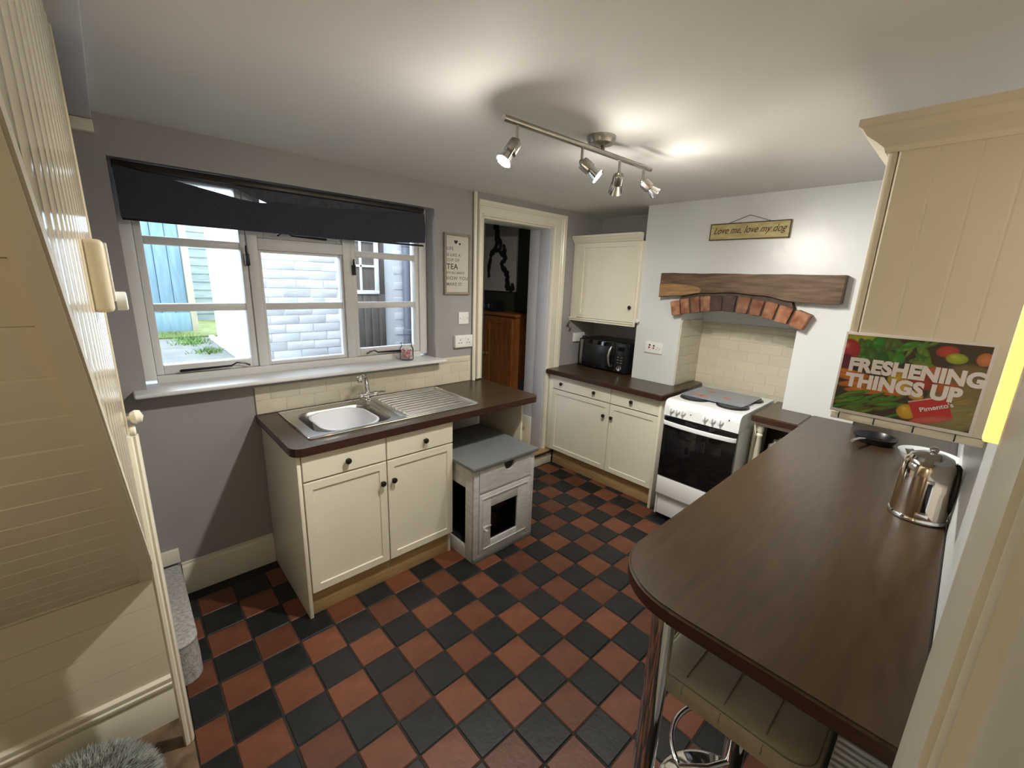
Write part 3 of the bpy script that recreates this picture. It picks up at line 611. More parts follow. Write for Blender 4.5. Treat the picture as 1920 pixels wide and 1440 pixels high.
# drawer front with a half-round finger notch
pts = [(X0+0.037, 0.460), (X1-0.032, 0.460), (X1-0.032, 0.598)]+[(1.645+0.045*math.cos(a), 0.598-0.050*math.sin(a)) for a in [PI*i/12 for i in range(13)]]+[(X0+0.037, 0.598)]
dw = prism('drawer', pts, 'y', Y0-0.004, Y0+0.012, M['catw'], ct)
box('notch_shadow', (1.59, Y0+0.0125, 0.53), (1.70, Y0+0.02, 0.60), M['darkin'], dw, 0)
dd = empty('door', (1.62, Y0, 0.05), parent=ct)
boxes('door_frame', [((X0+0.038, Y0-0.006, 0.055), (X0+0.125, Y0+0.012, 0.442)), ((X1-0.145, Y0-0.006, 0.055), (X1-0.033, Y0+0.012, 0.442)), ((X0+0.125, Y0-0.006, 0.055), (X1-0.145, Y0+0.012, 0.122)), ((X0+0.125, Y0-0.006, 0.348), (X1-0.145, Y0+0.012, 0.442))], M['catw'], dd, 0.0015)
boxes('door_moulding', [((X0+0.058, Y0-0.010, 0.075), (X0+0.066, Y0-0.005, 0.42)), ((X1-0.062, Y0-0.010, 0.075), (X1-0.054, Y0-0.005, 0.42)), ((X0+0.066, Y0-0.010, 0.412), (X1-0.062, Y0-0.005, 0.42)), ((X0+0.066, Y0-0.010, 0.075), (X1-0.062, Y0-0.005, 0.083))], M['catw'], dd, 0.001)
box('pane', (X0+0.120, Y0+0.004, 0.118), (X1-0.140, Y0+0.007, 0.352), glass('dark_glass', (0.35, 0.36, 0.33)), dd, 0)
lt = box('latch', (X0+0.06, Y0-0.012, 0.205), (X0+0.10, Y0-0.005, 0.232), M['catw'], dd, 0.003); lathe('latch_knob', [(0.005, 0), (0.005, 0.01), (0.010, 0.016), (0.008, 0.024), (0.001, 0.026)], (X0+0.075, Y0-0.011, 0.212), M['catw'], dd, (0, -1, 0), 14); box('latch_bar', (X0+0.08, Y0-0.014, 0.222), (X0+0.125, Y0-0.009, 0.230), M['catw'], dd, 0.002)
# ------------------------------------------------------------------ base cabinet beside the cooker
cc = empty('base_cabinet', (3.1, 1.93, 0), 'cream base cabinet with three drawer knobs between doorway and cooker', 'cabinet')
boxes('carcass', [((2.852, 2.45, 0.14), (3.14, 2.468, 0.868)), ((2.852, 1.875, 0.14), (3.49, 1.89, 0.868)), ((2.852, 1.435, 0.14), (3.14, 1.45, 0.868)), ((2.852, 1.45, 0.14), (3.14, 2.45, 0.156))], M['panel'], cc)
box('end_panel', (2.815, 1.398, 0.0), (3.145, 1.42, 0.869), M['cream'], cc, 0.003)
box('filler', (2.84, 2.462, 0.14), (2.86, 2.525, 0.869), M['cream'], cc, 0.002)
box('plinth', (2.872, 1.421, 0.0), (2.89, 2.455, 0.138), M['oak'], cc, 0.001)
q = shaker('drawer', 1.848, 2.458, 0.737, 0.864, 'x', 2.83, 0.02, M['cream'], cc, flat=True); knob((2.83, 2.357, 0.795), 'x', q); knob((2.83, 2.0, 0.792), 'x', q)
q = shaker('drawer', 1.426, 1.842, 0.737, 0.864, 'x', 2.83, 0.02, M['cream'], cc, flat=True); knob((2.83, 1.65, 0.795), 'x', q)
q = shaker('door', 1.848, 2.458, 0.15, 0.729, 'x', 2.83, 0.02, M['cream'], cc); knob((2.83, 1.892, 0.622), 'x', q)
q = shaker('door', 1.426, 1.842, 0.15, 0.729, 'x', 2.83, 0.02, M['cream'], cc); knob((2.83, 1.815, 0.622), 'x', q)
def worktop(name, poly, label, m='worktopy'):
    bm = bmesh.new(); pr(bm, poly, 'z', 0.87, 0.91); bmesh.ops.recalc_face_normals(bm, faces=bm.faces)
    bmesh.ops.bevel(bm, geom=[e for e in bm.edges if e.verts[0].co.z > 0.9 and e.verts[1].co.z > 0.9], offset=0.006, segments=3, affect='EDGES')
    bm.normal_update()
    for fc in bm.faces: fc.material_index = 1 if abs(fc.normal.z) < 0.4 else 0
    return tag(mk(name, bm, [M[m], M['wedge']], None, True, 35), label, 'worktop')
def arc(cx, cyy, rad, a0, a1, k=8): return [(cx+rad*math.cos(a0+(a1-a0)*i/k), cyy+rad*math.sin(a0+(a1-a0)*i/k)) for i in range(k+1)]
worktop('cabinet_worktop', [(2.788, 2.52), (2.775, 1.42)]+arc(2.79, 1.403, 0.018, PI, 1.5*PI, 4)+[(3.44, 1.392)]+arc(3.44, 1.437, 0.045, -PI/2, 0, 5)+[(3.485, 1.486), (CH-0.002, 1.486), (CH-0.002, 1.87), (AL-0.002, 1.87), (AL-0.002, 2.545), (2.965, 2.545), (2.965, 2.52)], 'dark walnut worktop under the microwave running beside the cooker')
# microwave
mw = local('microwave', (3.165, 2.195, 0.911), (0, 0, math.radians(-2)), 'black microwave oven with curved silver door handle in alcove', 'microwave')
bm = bmesh.new(); bx(bm, (0.012, -0.265, 0.012), (0.31, 0.265, 0.268), 0.008, 3); mk('casing', bm, M['blackm'], mw, True)
box('door', (-0.006, -0.135, 0.014), (0.012, 0.265, 0.262), M['blackgl'], mw, 0.005); box('door_window', (-0.0075, -0.085, 0.05), (-0.005, 0.20, 0.225), M['blackm'], mw, 0.001)
box('door_strip', (-0.0085, 0.222, 0.022), (-0.005, 0.25, 0.252), M['steel'], mw, 0.001)
tube('handle', [(-0.006, -0.112, 0.225), (-0.024, -0.112, 0.228), (-0.036, -0.104, 0.195), (-0.042, -0.098, 0.145), (-0.038, -0.102, 0.09), (-0.026, -0.110, 0.055), (-0.006, -0.112, 0.052)], [0.008, 0.009, 0.010, 0.011, 0.010, 0.009, 0.008], M['steel'], mw, 10)
pn = box('control_panel', (-0.006, -0.265, 0.014), (0.012, -0.137, 0.262), M['blackm'], mw, 0.005)
box('display', (-0.0068, -0.235, 0.20), (-0.0055, -0.165, 0.235), M['blackgl'], pn, 0)
for k in range(6): box('button', (-0.0075, -0.222+(k % 2)*0.034, 0.092+(k//2)*0.024), (-0.0055, -0.200+(k % 2)*0.034, 0.100+(k//2)*0.024), M['nickel'], pn, 0.0005)
lathe('dial', [(0.024, 0), (0.024, 0.010), (0.021, 0.014), (0.018, 0.012), (0.001, 0.012)], (-0.006, -0.198, 0.05), M['chrome'], pn, (-1, 0, 0))
for x, y in ((0.04, -0.23), (0.04, 0.23), (0.28, -0.23), (0.28, 0.23)): cyl('foot', (x, y, 0), (x, y, 0.013), 0.012, M['blackm'], mw, seg=10)
# upper cabinet
uc = empty('wall_cupboard', (3.3, 2.18, 1.34), 'cream wall cupboard with one panelled door above the microwave', 'cupboard')
box('carcass', (3.122, 1.87, 1.365), (3.498, 2.545, 2.012), M['cream'], uc); q = shaker('door', 1.885, 2.465, 1.368, 2.01, 'x', 3.10, 0.02, M['cream'], uc); knob((3.10, 1.912, 1.49), 'x', q)
box('filler', (3.105, 2.468, 1.365), (3.122, 2.545, 2.012), M['cream'], uc)
cor = [(3.122, 2.012), (3.098, 2.012), (3.094, 2.022), (3.082, 2.034), (3.072, 2.052), (3.066, 2.056), (3.066, 2.072), (3.122, 2.072)]
def yprism(name, poly_xz, y0, y1, m, parent): return prism(name, poly_xz, 'y', y0, y1, m, parent)
yprism('cornice', cor, 1.87, 2.545, M['cream'], uc); yprism('light_rail', [(3.122, 1.365), (3.092, 1.365), (3.090, 1.355), (3.098, 1.345), (3.098, 1.335), (3.122, 1.335)], 1.87, 2.545, M['cream'], uc)
tag(lathe('cable_cleat', [(0.012, 0), (0.016, 0.006), (0.016, 0.018), (0.010, 0.026), (0.001, 0.028)], (3.125, 1.848, 1.385), M['plastic'], None, (-1, 0, 0)), 'small round white knob fixed at the chimney corner beside wall cupboard', 'fitting')
# ------------------------------------------------------------------ chimney breast: mantel, arch, sign, socket
mb = empty('mantel_beam', (3.11, 1.1, 1.59), 'rough dark oak lintel beam with one bare patch over the cooker recess', 'beam')
def bz(y): return float(np.interp(y, [0.53, 0.74, 0.80, 0.92, 1.07, 1.22, 1.36, 1.48, 1.66], [1.600, 1.598, 1.607, 1.628, 1.640, 1.640, 1.628, 1.606, 1.590]))
top = [(y, 1.766+0.0012*math.sin(y*17)+0.0008*math.sin(y*41)) for y in np.linspace(1.662, 0.53, 24)]
low = [(y, bz(y)+0.0025*math.sin(y*29)) for y in np.linspace(0.53, 1.662, 40)]
prism('beam', low+top, 'x', 3.072, CH+0.01, M['beam'], mb, bev=0.004)
pt = [(y, bz(y)+0.004) for y in np.linspace(1.352, 1.659, 12)]+[(1.662, 1.685), (1.56, 1.690), (1.45, 1.683), (1.37, 1.672), (1.345, 1.655)]
prism('bare_patch', pt, 'x', 3.0705, 3.08, M['beam2'], mb)
ba = empty('brick_arch', (3.11, 1.1, 1.43), 'shallow arch of eleven old red bricks under the oak beam', 'arch')
yl = np.array([1.548, 1.475, 1.405, 1.333, 1.262, 1.185, 1.100, 1.020, 0.940, 0.862, 0.780, 0.690])
def lowz(y): return float(np.interp(y, [0.69, 0.78, 0.88, 1.0, 1.1, 1.2, 1.3, 1.42, 1.548], [1.432, 1.462, 1.486, 1.506, 1.516, 1.516, 1.506, 1.484, 1.458]))
pts = [(y, lowz(y)+0.004) for y in np.linspace(0.72, 1.53, 24)]+[(y, max(lowz(y)+0.100, bz(y)+0.004) if 0.77 < y < 1.49 else lowz(y)+0.098) for y in np.linspace(1.53, 0.72, 40)]
prism('mortar_bed', pts, 'x', 3.095, CH+0.02, M['mortar'], ba)
for k in range(11):
    y1, y0 = yl[k], yl[k+1]; cyv = (y0+y1)/2; wdt = (y1-y0)-0.008
    zl = lowz(cyv); sl = (lowz(cyv+0.03)-lowz(cyv-0.03))/0.06
    ang = math.atan(sl); hgt = 0.106+random.uniform(-0.004, 0.006)
    bm = bmesh.new(); bx(bm, (0, -wdt/2, 0), (0.085, wdt/2, hgt), 0.006, 2)
    for v in bm.verts:
        v.co += Vector((random.uniform(-.0015, .0015), random.uniform(-.002, .002), random.uniform(-.002, .002))); v.co.y *= 1+0.06*(v.co.z/hgt-0.5)*2
    bmesh.ops.transform(bm, matrix=Matrix.Translation((3.080+random.uniform(-.004, .004), cyv, zl-0.002)) @ Matrix.Rotation(ang, 4, 'X'), verts=bm.verts)
    mk('brick', bm, M['brickd'] if k in (4, 5) else M['brick'], ba, True)
ls = empty('dog_sign', (CH-0.01, 1.115, 1.99), 'long yellowed wooden plaque with dog lettering hung on white chimney breast', 'sign')
bm = bmesh.new(); bx(bm, (CH-0.016, 0.868, 1.99), (CH-0.002, 1.362, 2.098), 0.003); bmesh.ops.rotate(bm, cent=(CH, 1.115, 2.05), matrix=Matrix.Rotation(math.radians(0.8), 3, 'X'), verts=bm.verts); mk('board', bm, M['parch'], ls, True)
boxes('dark_edge', [((CH-0.0168, 0.868, 1.99), (CH-0.0155, 1.362, 1.996)), ((CH-0.0168, 0.868, 2.092), (CH-0.0155, 1.362, 2.098)), ((CH-0.0168, 0.868, 1.99), (CH-0.0155, 0.874, 2.098)), ((CH-0.0168, 1.356, 1.99), (CH-0.0155, 1.362, 2.098))], M['ink'], ls)
text('lettering', 'Love me, love my dog', 0.062, (CH-0.0175, 1.338, 2.032), (0, -1, 0), (0, 0, 1), M['ink'], ls, shear=0.45, sx=0.80)
tube('hanging_cord', [(CH-0.008, 1.25, 2.097), (CH-0.006, 1.118, 2.143), (CH-0.008, 0.985, 2.097)], 0.0018, M['inkb'], ls, 6)
q = plate('cooker_socket', (CH-0.012, 1.615, 1.140), (CH-0.001, 1.770, 1.228), 'x', 'white double socket with red marks on the chimney breast', 'socket')
for y, z, mm in ((1.725, 1.205, 'inkb'), (1.688, 1.202, 'inkb'), (1.728, 1.186, 'redp'), (1.690, 1.183, 'redp')): box('rocker', (CH-0.016, y-0.007, z-0.007), (CH-0.012, y+0.007, z+0.006), M[mm], q, 0.002)
for y, z in ((1.655, 1.19), (1.635, 1.183), (1.665, 1.176), (1.645, 1.172)): box('pin_hole', (CH-0.0126, y-0.003, z-0.003), (CH-0.0115, y+0.003, z+0.003), M['inkg'], q, 0)
# ------------------------------------------------------------------ cooker
ck = empty('cooker', (3.0, 1.075, 0), 'white freestanding electric cooker with black oven door in tiled recess', 'cooker')
cy0, cy1 = 0.832, 1.320
prof = [(2.735, 0.80), (2.712, 0.80), (2.700, 0.806), (2.702, 0.875), (2.708, 0.897), (2.722, 0.910), (2.745, 0.9155), (3.33, 0.9155), (3.33, 0.80)]
yprism('hob_top', prof, cy0, cy1, M['enamel'], ck)
box('side_panel', (2.73, cy0, 0.04), (3.33, cy0+0.012, 0.80), M['enamel'], ck, 0.003); box('side_panel', (2.73, cy1-0.012, 0.04), (3.33, cy1, 0.80), M['enamel'], ck, 0.003)
box('back_panel', (3.315, cy0+0.012, 0.04), (3.33, cy1-0.012, 0.80), M['enamel'], ck)
box('oven_cavity', (2.735, cy0+0.013, 0.37), (3.31, cy1-0.013, 0.795), M['darkin'], ck, 0)
od = box('oven_door', (2.705, cy0+0.004, 0.355), (2.733, cy1-0.004, 0.798), M['blackgl'], ck, 0.004)
bm = bmesh.new(); hp = [(cy1-0.004, 2.700), (cy1-0.02, 2.684), (cy1-0.12, 2.670), ((cy0+cy1)/2, 2.664), (cy0+0.12, 2.670), (cy0+0.02, 2.684), (cy0+0.004, 2.700)]
rings(bm, [[(x, y, 0.741), (x, y, 0.771), (x+0.012, y, 0.771), (x+0.012, y, 0.741)] for y, x in hp]); bmesh.ops.bevel(bm, geom=[e for e in bm.edges if abs(e.verts[0].co.y-e.verts[1].co.y) > 0.003], offset=0.004, segments=2, affect='EDGES'); mk('door_handle', bm, M['enamel'], od, True)
box('inner_window', (2.7035, cy0+0.08, 0.43), (2.7055, cy1-0.08, 0.69), M['blackgl'], od, 0.001)
box('storage_drawer', (2.708, cy0+0.004, 0.215), (2.733, cy1-0.004, 0.350), M['enamel'], ck, 0.004); box('kick_panel', (2.740, cy0+0.012, 0.045), (2.755, cy1-0.012, 0.212), M['enamel'], ck, 0.003)
for x, y in ((2.78, cy0+0.04), (2.78, cy1-0.04), (3.28, cy0+0.04), (3.28, cy1-0.04)): cyl('foot', (x, y, 0), (x, y, 0.046), 0.016, M['blackm'], ck, seg=12)
for y in (1.268, 1.228, 1.188, 1.040, 0.992, 0.944):
    q = lathe('control_knob', [(0.019, 0), (0.019, 0.008), (0.016, 0.011), (0.016, 0.013)], (2.702, y, 0.852), M['enamel'], ck, (-1, 0, 0), 20); box('grip', (2.672, y-0.005, 0.836), (2.690, y+0.005, 0.868), M['enamel'], q, 0.003)
for y, z in ((1.135, 0.848), (0.895, 0.875)): cyl('indicator', (2.7025, y, z), (2.6985, y, z), 0.004, M['inkb'], ck, seg=10)
for x, y, rr in ((2.90, 1.205, 0.092), (2.90, 0.955, 0.092), (3.17, 1.205, 0.075), (3.17, 0.955, 0.092)):
    q = lathe('hotplate', [(rr+0.008, 0), (rr+0.008, 0.005), (rr, 0.006), (rr-0.002, 0.012), (rr*0.4, 0.0125), (rr*0.35, 0.011), (0.001, 0.011)], (x, y, 0.9155), M['blackm'], ck, seg=36)
# glass worktop saver lying over the plates
gs = empty('glass_worktop_saver', (3.03, 1.09, 0.9285), 'blue grey glass board with orange flower print lying on the hob plates', 'board')
pts = []
for x, y in rrect(2.865, 3.245, 0.885, 1.300, 0.02, 4): pts.append((x+0.006*math.sin(y*22), y))
prism('glass_board', pts, 'z', 0.9285, 0.9325, M['saver'], gs)
for k, (x, y) in enumerate(((2.96, 1.21), (3.11, 1.18), (3.02, 1.04), (2.93, 1.16))):
    pp = [(x+(0.026+0.014*math.cos(6*t))*math.cos(t), y+(0.026+0.014*math.cos(6*t))*math.sin(t)) for t in [2*PI*i/48 for i in range(48)]]
    prism('flower_print', pp, 'z', 0.9326, 0.9329, M['orange'], gs)
# short worktop and open shelf unit right of the cooker
worktop('corner_worktop', [(2.83, 0.562), (2.83, 0.80), (2.84, 0.815), (3.34, 0.815), (3.34, 0.738), (CH-0.002, 0.734), (CH-0.002, 0.562)], 'short dark worktop piece between cooker and peninsula')
sh = empty('corner_shelf_unit', (2.98, 0.69, 0), 'cream open shelf unit with turned spindle beside the cooker', 'shelf unit')
box('top_rail', (2.872, 0.572, 0.838), (2.902, 0.80, 0.868), M['cream'], sh, 0.006, 3)
lathe('spindle', [(0.016, 0), (0.016, 0.02), (0.022, 0.03), (0.014, 0.05), (0.024, 0.30), (0.022, 0.40), (0.013, 0.615), (0.018, 0.622), (0.018, 0.634), (0.013, 0.640), (0.020, 0.655), (0.020, 0.690)], (2.887, 0.765, 0.148), M['cream'], sh, seg=20)
box('side_panel', (2.905, 0.792, 0.0), (3.14, 0.81, 0.869), M['cream'], sh); box('back_panel', (3.125, 0.575, 0.0), (3.14, 0.79, 0.869), M['wedge'], sh)
for z in (0.13, 0.50): box('shelf', (2.87, 0.575, z), (3.125, 0.79, z+0.018), M['cream'], sh)
box('plinth', (2.89, 0.575, 0.0), (2.91, 0.79, 0.13), M['oak'], sh, 0.001)
bm = bmesh.new(); bmesh.ops.create_icosphere(bm, subdivisions=4, radius=1)
for v in bm.verts:
    p = v.co.copy(); s = 1+0.10*math.sin(p.x*9+p.z*7)+0.08*math.sin(p.y*13+p.x*5); v.co = Vector((3.01+0.07*p.x*s, 0.672+0.07*p.y*s, max(0.52, 0.62+0.115*p.z*s)))
tag(mk('food_bag', bm, M['bag'], None, True), 'crumpled silvery bag standing on the open corner shelf', 'bag')
# ------------------------------------------------------------------ peninsula breakfast bar
worktop('peninsula_worktop', [(0.882, RW+0.002), (0.882, 0.36)]+arc(1.09, 0.355, 0.206, PI, PI/2, 12)+[(2.83, 0.5605), (CH-0.002, 0.5605), (CH-0.002, 0.358), (AL-0.002, 0.358), (AL-0.002, RW+0.002)], 'long dark walnut breakfast bar top with rounded front corner', 'worktop')
lg = empty('worktop_leg', (0.945, 0.392, 0), 'chrome tubular leg under the rounded corner of breakfast bar', 'leg')
cyl('tube', (0.945, 0.392, 0.008), (0.945, 0.392, 0.862), 0.030, M['chrome'], lg, seg=32); lathe('foot', [(0.04, 0), (0.04, 0.006), (0.031, 0.012)], (0.945, 0.392, 0.0), M['chrome'], lg); lathe('top_flange', [(0.031, 0), (0.045, 0.008), (0.045, 0.012)], (0.945, 0.392, 0.857), M['chrome'], lg)
# bar stool
sl = empty('bar_stool', (1.21, 0.235, 0), 'cream padded bar stool with chrome base and footring under breakfast bar', 'stool')
lathe('base', [(0.205, 0.004), (0.205, 0.010), (0.19, 0.018), (0.10, 0.032), (0.05, 0.050), (0.034, 0.075), (0.03, 0.078)], (1.21, 0.235, 0), M['chrome'], sl, seg=48)
cyl('column', (1.21, 0.235, 0.07), (1.21, 0.235, 0.36), 0.028, M['chrome'], sl, seg=28); cyl('gas_lift', (1.21, 0.235, 0.36), (1.21, 0.235, 0.545), 0.022, M['blackm'], sl, seg=24); lathe('boot', [(0.05, 0), (0.035, 0.06), (0.026, 0.16)], (1.21, 0.235, 0.385), M['blackm'], sl)
ringp = [(1.21+0.175*math.cos(a), 0.235+0.175*math.sin(a), 0.255) for a in [math.radians(35+110*i/24) for i in range(25)]]
tube('footrest', [(1.225, 0.235, 0.265), (1.29, 0.275, 0.258)]+ringp+[(1.13, 0.275, 0.258), (1.195, 0.235, 0.265)], 0.009, M['chrome'], sl, 12)
cyl('lever', (1.21, 0.235, 0.53), (1.21, 0.42, 0.515), 0.005, M['chrome'], sl, seg=8)
bm = bmesh.new(); L = []
for ins, z, rad in ((0.02, 0.545, 0.05), (0.004, 0.552, 0.06), (0.0, 0.575, 0.065), (0.004, 0.600, 0.06), (0.018, 0.615, 0.055), (0.05, 0.622, 0.05)): L.append([(x, y, z) for x, y in rrect(1.0+ins, 1.40-ins, 0.030+ins, 0.44-ins, rad, 6)])
rings(bm, L); mk('seat', bm, M['seat'], sl, True)
for k in range(1, 4):
    y = 0.04+k*0.1; tube('seam', [(1.0, y, 0.575), (1.006, y, 0.602), (1.03, y, 0.6185), (1.06, y, 0.623), (1.34, y, 0.623), (1.37, y, 0.6185)], 0.0018, M['inkg'], sl, 6)
tube('piping', [(x, y, 0.606) for x, y in rrect(1.0065, 1.3935, 0.0365, 0.4335, 0.058)], 0.003, M['seat'], sl, 6, True)
# radiator with slotted top
rd = empty('radiator', (1.35, -0.03, 0), 'white panel radiator with slotted top grille under breakfast bar', 'radiator')
box('front_panel', (1.04, 0.008, 0.10), (1.80, 0.022, 0.585), M['plastic'], rd, 0.004); box('rear_panel', (1.04, -0.075, 0.10), (1.80, -0.061, 0.585), M['plastic'], rd, 0.004)
box('end_cap', (1.028, -0.078, 0.10), (1.042, 0.025, 0.602), M['plastic'], rd, 0.003); box('end_cap', (1.80, -0.078, 0.10), (1.812, 0.025, 0.602), M['plastic'], rd, 0.003)
for k in range(38): box('grille_slat', (1.05+k*0.0196, -0.074, 0.586), (1.058+k*0.0196, 0.021, 0.601), M['plastic'], rd, 0.001, 1)
for x in (1.15, 1.68): box('wall_bracket', (x, -0.0845, 0.15), (x+0.03, -0.074, 0.5), M['plastic'], rd, 0.001)
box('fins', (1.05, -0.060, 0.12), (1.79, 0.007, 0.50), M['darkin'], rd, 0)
for x in (1.09, 1.75): cyl('valve_pipe', (x, -0.025, 0.001), (x, -0.025, 0.11), 0.008, M['chrome'], rd, seg=12)
# ------------------------------------------------------------------ kettle and dishes
kt = empty('kettle', (1.985, -0.003, 0.91), 'polished steel kettle with water gauge and black handle on breakfast bar', 'kettle')
kb = (1.985, -0.003, 0.91)
lathe('base_ring', [(0.074, 0), (0.079, 0.003), (0.080, 0.010), (0.077, 0.016)], kb, M['chrome'], kt, seg=48)
KM = mat('warm_tinted_steel', (0.72, 0.62, 0.52), 0.10, 1.0)  # warm reflection of the room put into the steel's colour
lathe('body', [(0.075, 0.016), (0.076, 0.02), (0.072, 0.16), (0.070, 0.195), (0.066, 0.208), (0.058, 0.216)], kb, KM, kt, seg=48)
ld = lathe('lid', [(0.060, 0.214), (0.055, 0.226), (0.035, 0.236), (0.012, 0.240), (0.001, 0.2405)], kb, M['chrome'], kt, seg=40); lathe('lid_knob', [(0.008, 0.238), (0.012, 0.246), (0.013, 0.254), (0.008, 0.258), (0.001, 0.259)], kb, M['chrome'], ld, seg=20)
gd = Vector((-0.985, -0.17, 0)); gp = Vector(kb)+gd*0.0735; ga = Vector((-gd.y, gd.x, 0))
def gbox(name, u0, u1, z0, z1, o0, o1, m, parent):
    bm = bmesh.new(); bx(bm, (u0, o0, z0), (u1, o1, z1), 0.003); bmesh.ops.transform(bm, matrix=Matrix(((ga.x, gd.x, 0, gp.x), (ga.y, gd.y, 0, gp.y), (0, 0, 1, kb[2]), (0, 0, 0, 1))), verts=bm.verts); return mk(name, bm, m, parent, True)
gg = gbox('water_gauge', -0.011, 0.011, 0.028, 0.16, -0.006, 0.004, M['chrome'], kt); gbox('gauge_window', -0.006, 0.006, 0.045, 0.15, 0.003, 0.0052, M['blackgl'], gg); gbox('gauge_foot', -0.017, 0.017, 0.020, 0.038, -0.004, 0.006, M['chrome'], kt)
tube('handle', [(1.985, -0.066, 1.118), (1.975, -0.073, 1.115), (1.962, -0.076, 1.08), (1.960, -0.077, 1.02), (1.966, -0.075, 0.97), (1.985, -0.070, 0.945)], [0.010, 0.0065, 0.0065, 0.0065, 0.0065, 0.009], M['blackm'], kt, 10)
bm = bmesh.new(); rings(bm, [[(2.03, 0.04, 1.10), (2.052, 0.03, 1.10), (2.045, 0.055, 1.09)], [(2.045, 0.062, 1.125), (2.07, 0.05, 1.125), (2.062, 0.072, 1.122)]]); mk('spout', bm, M['chrome'], kt)
bw_ = empty('serving_bowl', (2.62, 0.01, 0.91), 'white serving bowl behind the kettle at end of breakfast bar', 'bowl')
lathe('bowl', [(0.05, 0), (0.055, 0.004), (0.09, 0.03), (0.105, 0.06), (0.107, 0.062), (0.100, 0.058), (0.085, 0.032), (0.05, 0.008), (0.001, 0.008)], (2.62, 0.01, 0.91), M['enamel'], bw_, seg=40)
pn_ = empty('frying_pan', (2.84, 0.22, 0.91), 'small black pan at far end of breakfast bar', 'pan')
lathe('pan', [(0.07, 0), (0.075, 0.003), (0.092, 0.035), (0.094, 0.035), (0.078, 0.005), (0.001, 0.005)], (2.84, 0.22, 0.91), M['blackm'], pn_, seg=36); tube('handle', [(2.76, 0.25, 0.938), (2.69, 0.27, 0.950), (2.62, 0.285, 0.952)], [0.006, 0.008, 0.008], M['steel'], pn_)
# ------------------------------------------------------------------ wall cabinet on the right with its poster
rc = empty('boarded_wall_cabinet', (2.0, 0.07, 1.315), 'tall cream wall cabinet with boarded side and moulded cornice on right', 'cabinet')
box('carcass', (1.512, -0.080, 1.335), (2.5, 0.205, 2.022), M['soffit'], rc)
ed = [0.205, 0.131, 0.057, -0.013, -0.0825]
for a, b in zip(ed, ed[1:]):
    bm = bmesh.new(); pr(bm, [(1.512, a), (1.5003, a), (1.4985, a-0.004), (1.4985, b+0.004), (1.5003, b), (1.512, b)], 'z', 1.336, 2.02); mk('side_board', bm, M['soffit'], rc)
box('door', (1.4995, 0.2065, 1.338), (1.98, 0.226, 2.02), M['soffit'], rc, 0.004); box('door', (1.984, 0.2065, 1.338), (2.498, 0.226, 2.02), M['soffit'], rc, 0.004)
# cornice swept round the left side and the front
def cornice(parent):
    sec = [(0.0, 2.018), (0.006, 2.018), (0.010, 2.030), (0.024, 2.042), (0.044, 2.056), (0.054, 2.072), (0.062, 2.076), (0.062, 2.092), (0.0, 2.092)]
    L = []
    for corner in ((1.4995, -0.081, 0), (1.4995, 0.226, 1), (2.5, 0.226, 2)):
        x, y, k = corner; L.append([((x-o, y, z) if k == 0 else (x-o, y+o, z) if k == 1 else (x, y+o, z)) for o, z in sec])
    bm = bmesh.new(); rings(bm, L); mk('cornice', bm, M['soffit'], parent)
    box('cornice_top', (1.50, -0.081, 2.08), (2.5, 0.226, 2.091), M['soffit'], parent, 0)
cornice(rc)
boxes('light_rail', [((1.4985, -0.081, 1.314), (1.514, 0.226, 1.3345)), ((1.514, 0.21, 1.314), (2.5, 0.226, 1.3345))], M['soffit'], rc, 0.002)
for y in (0.205, 0.127, 0.047, -0.030):
    tube('cup_hook', [(1.4985, y, 1.335), (1.488, y, 1.335), (1.484, y, 1.327), (1.487, y, 1.320), (1.492, y, 1.321)], 0.0016, M['blackm'], rc, 6)
po = empty('vegetable_poster', (1.492, 0.085, 1.34), 'printed vegetable poster with bold white lettering on side of wall cabinet', 'poster')
box('card', (1.4915, -0.056, 1.337), (1.4975, 0.229, 1.565), M['card'], po, 0.001)
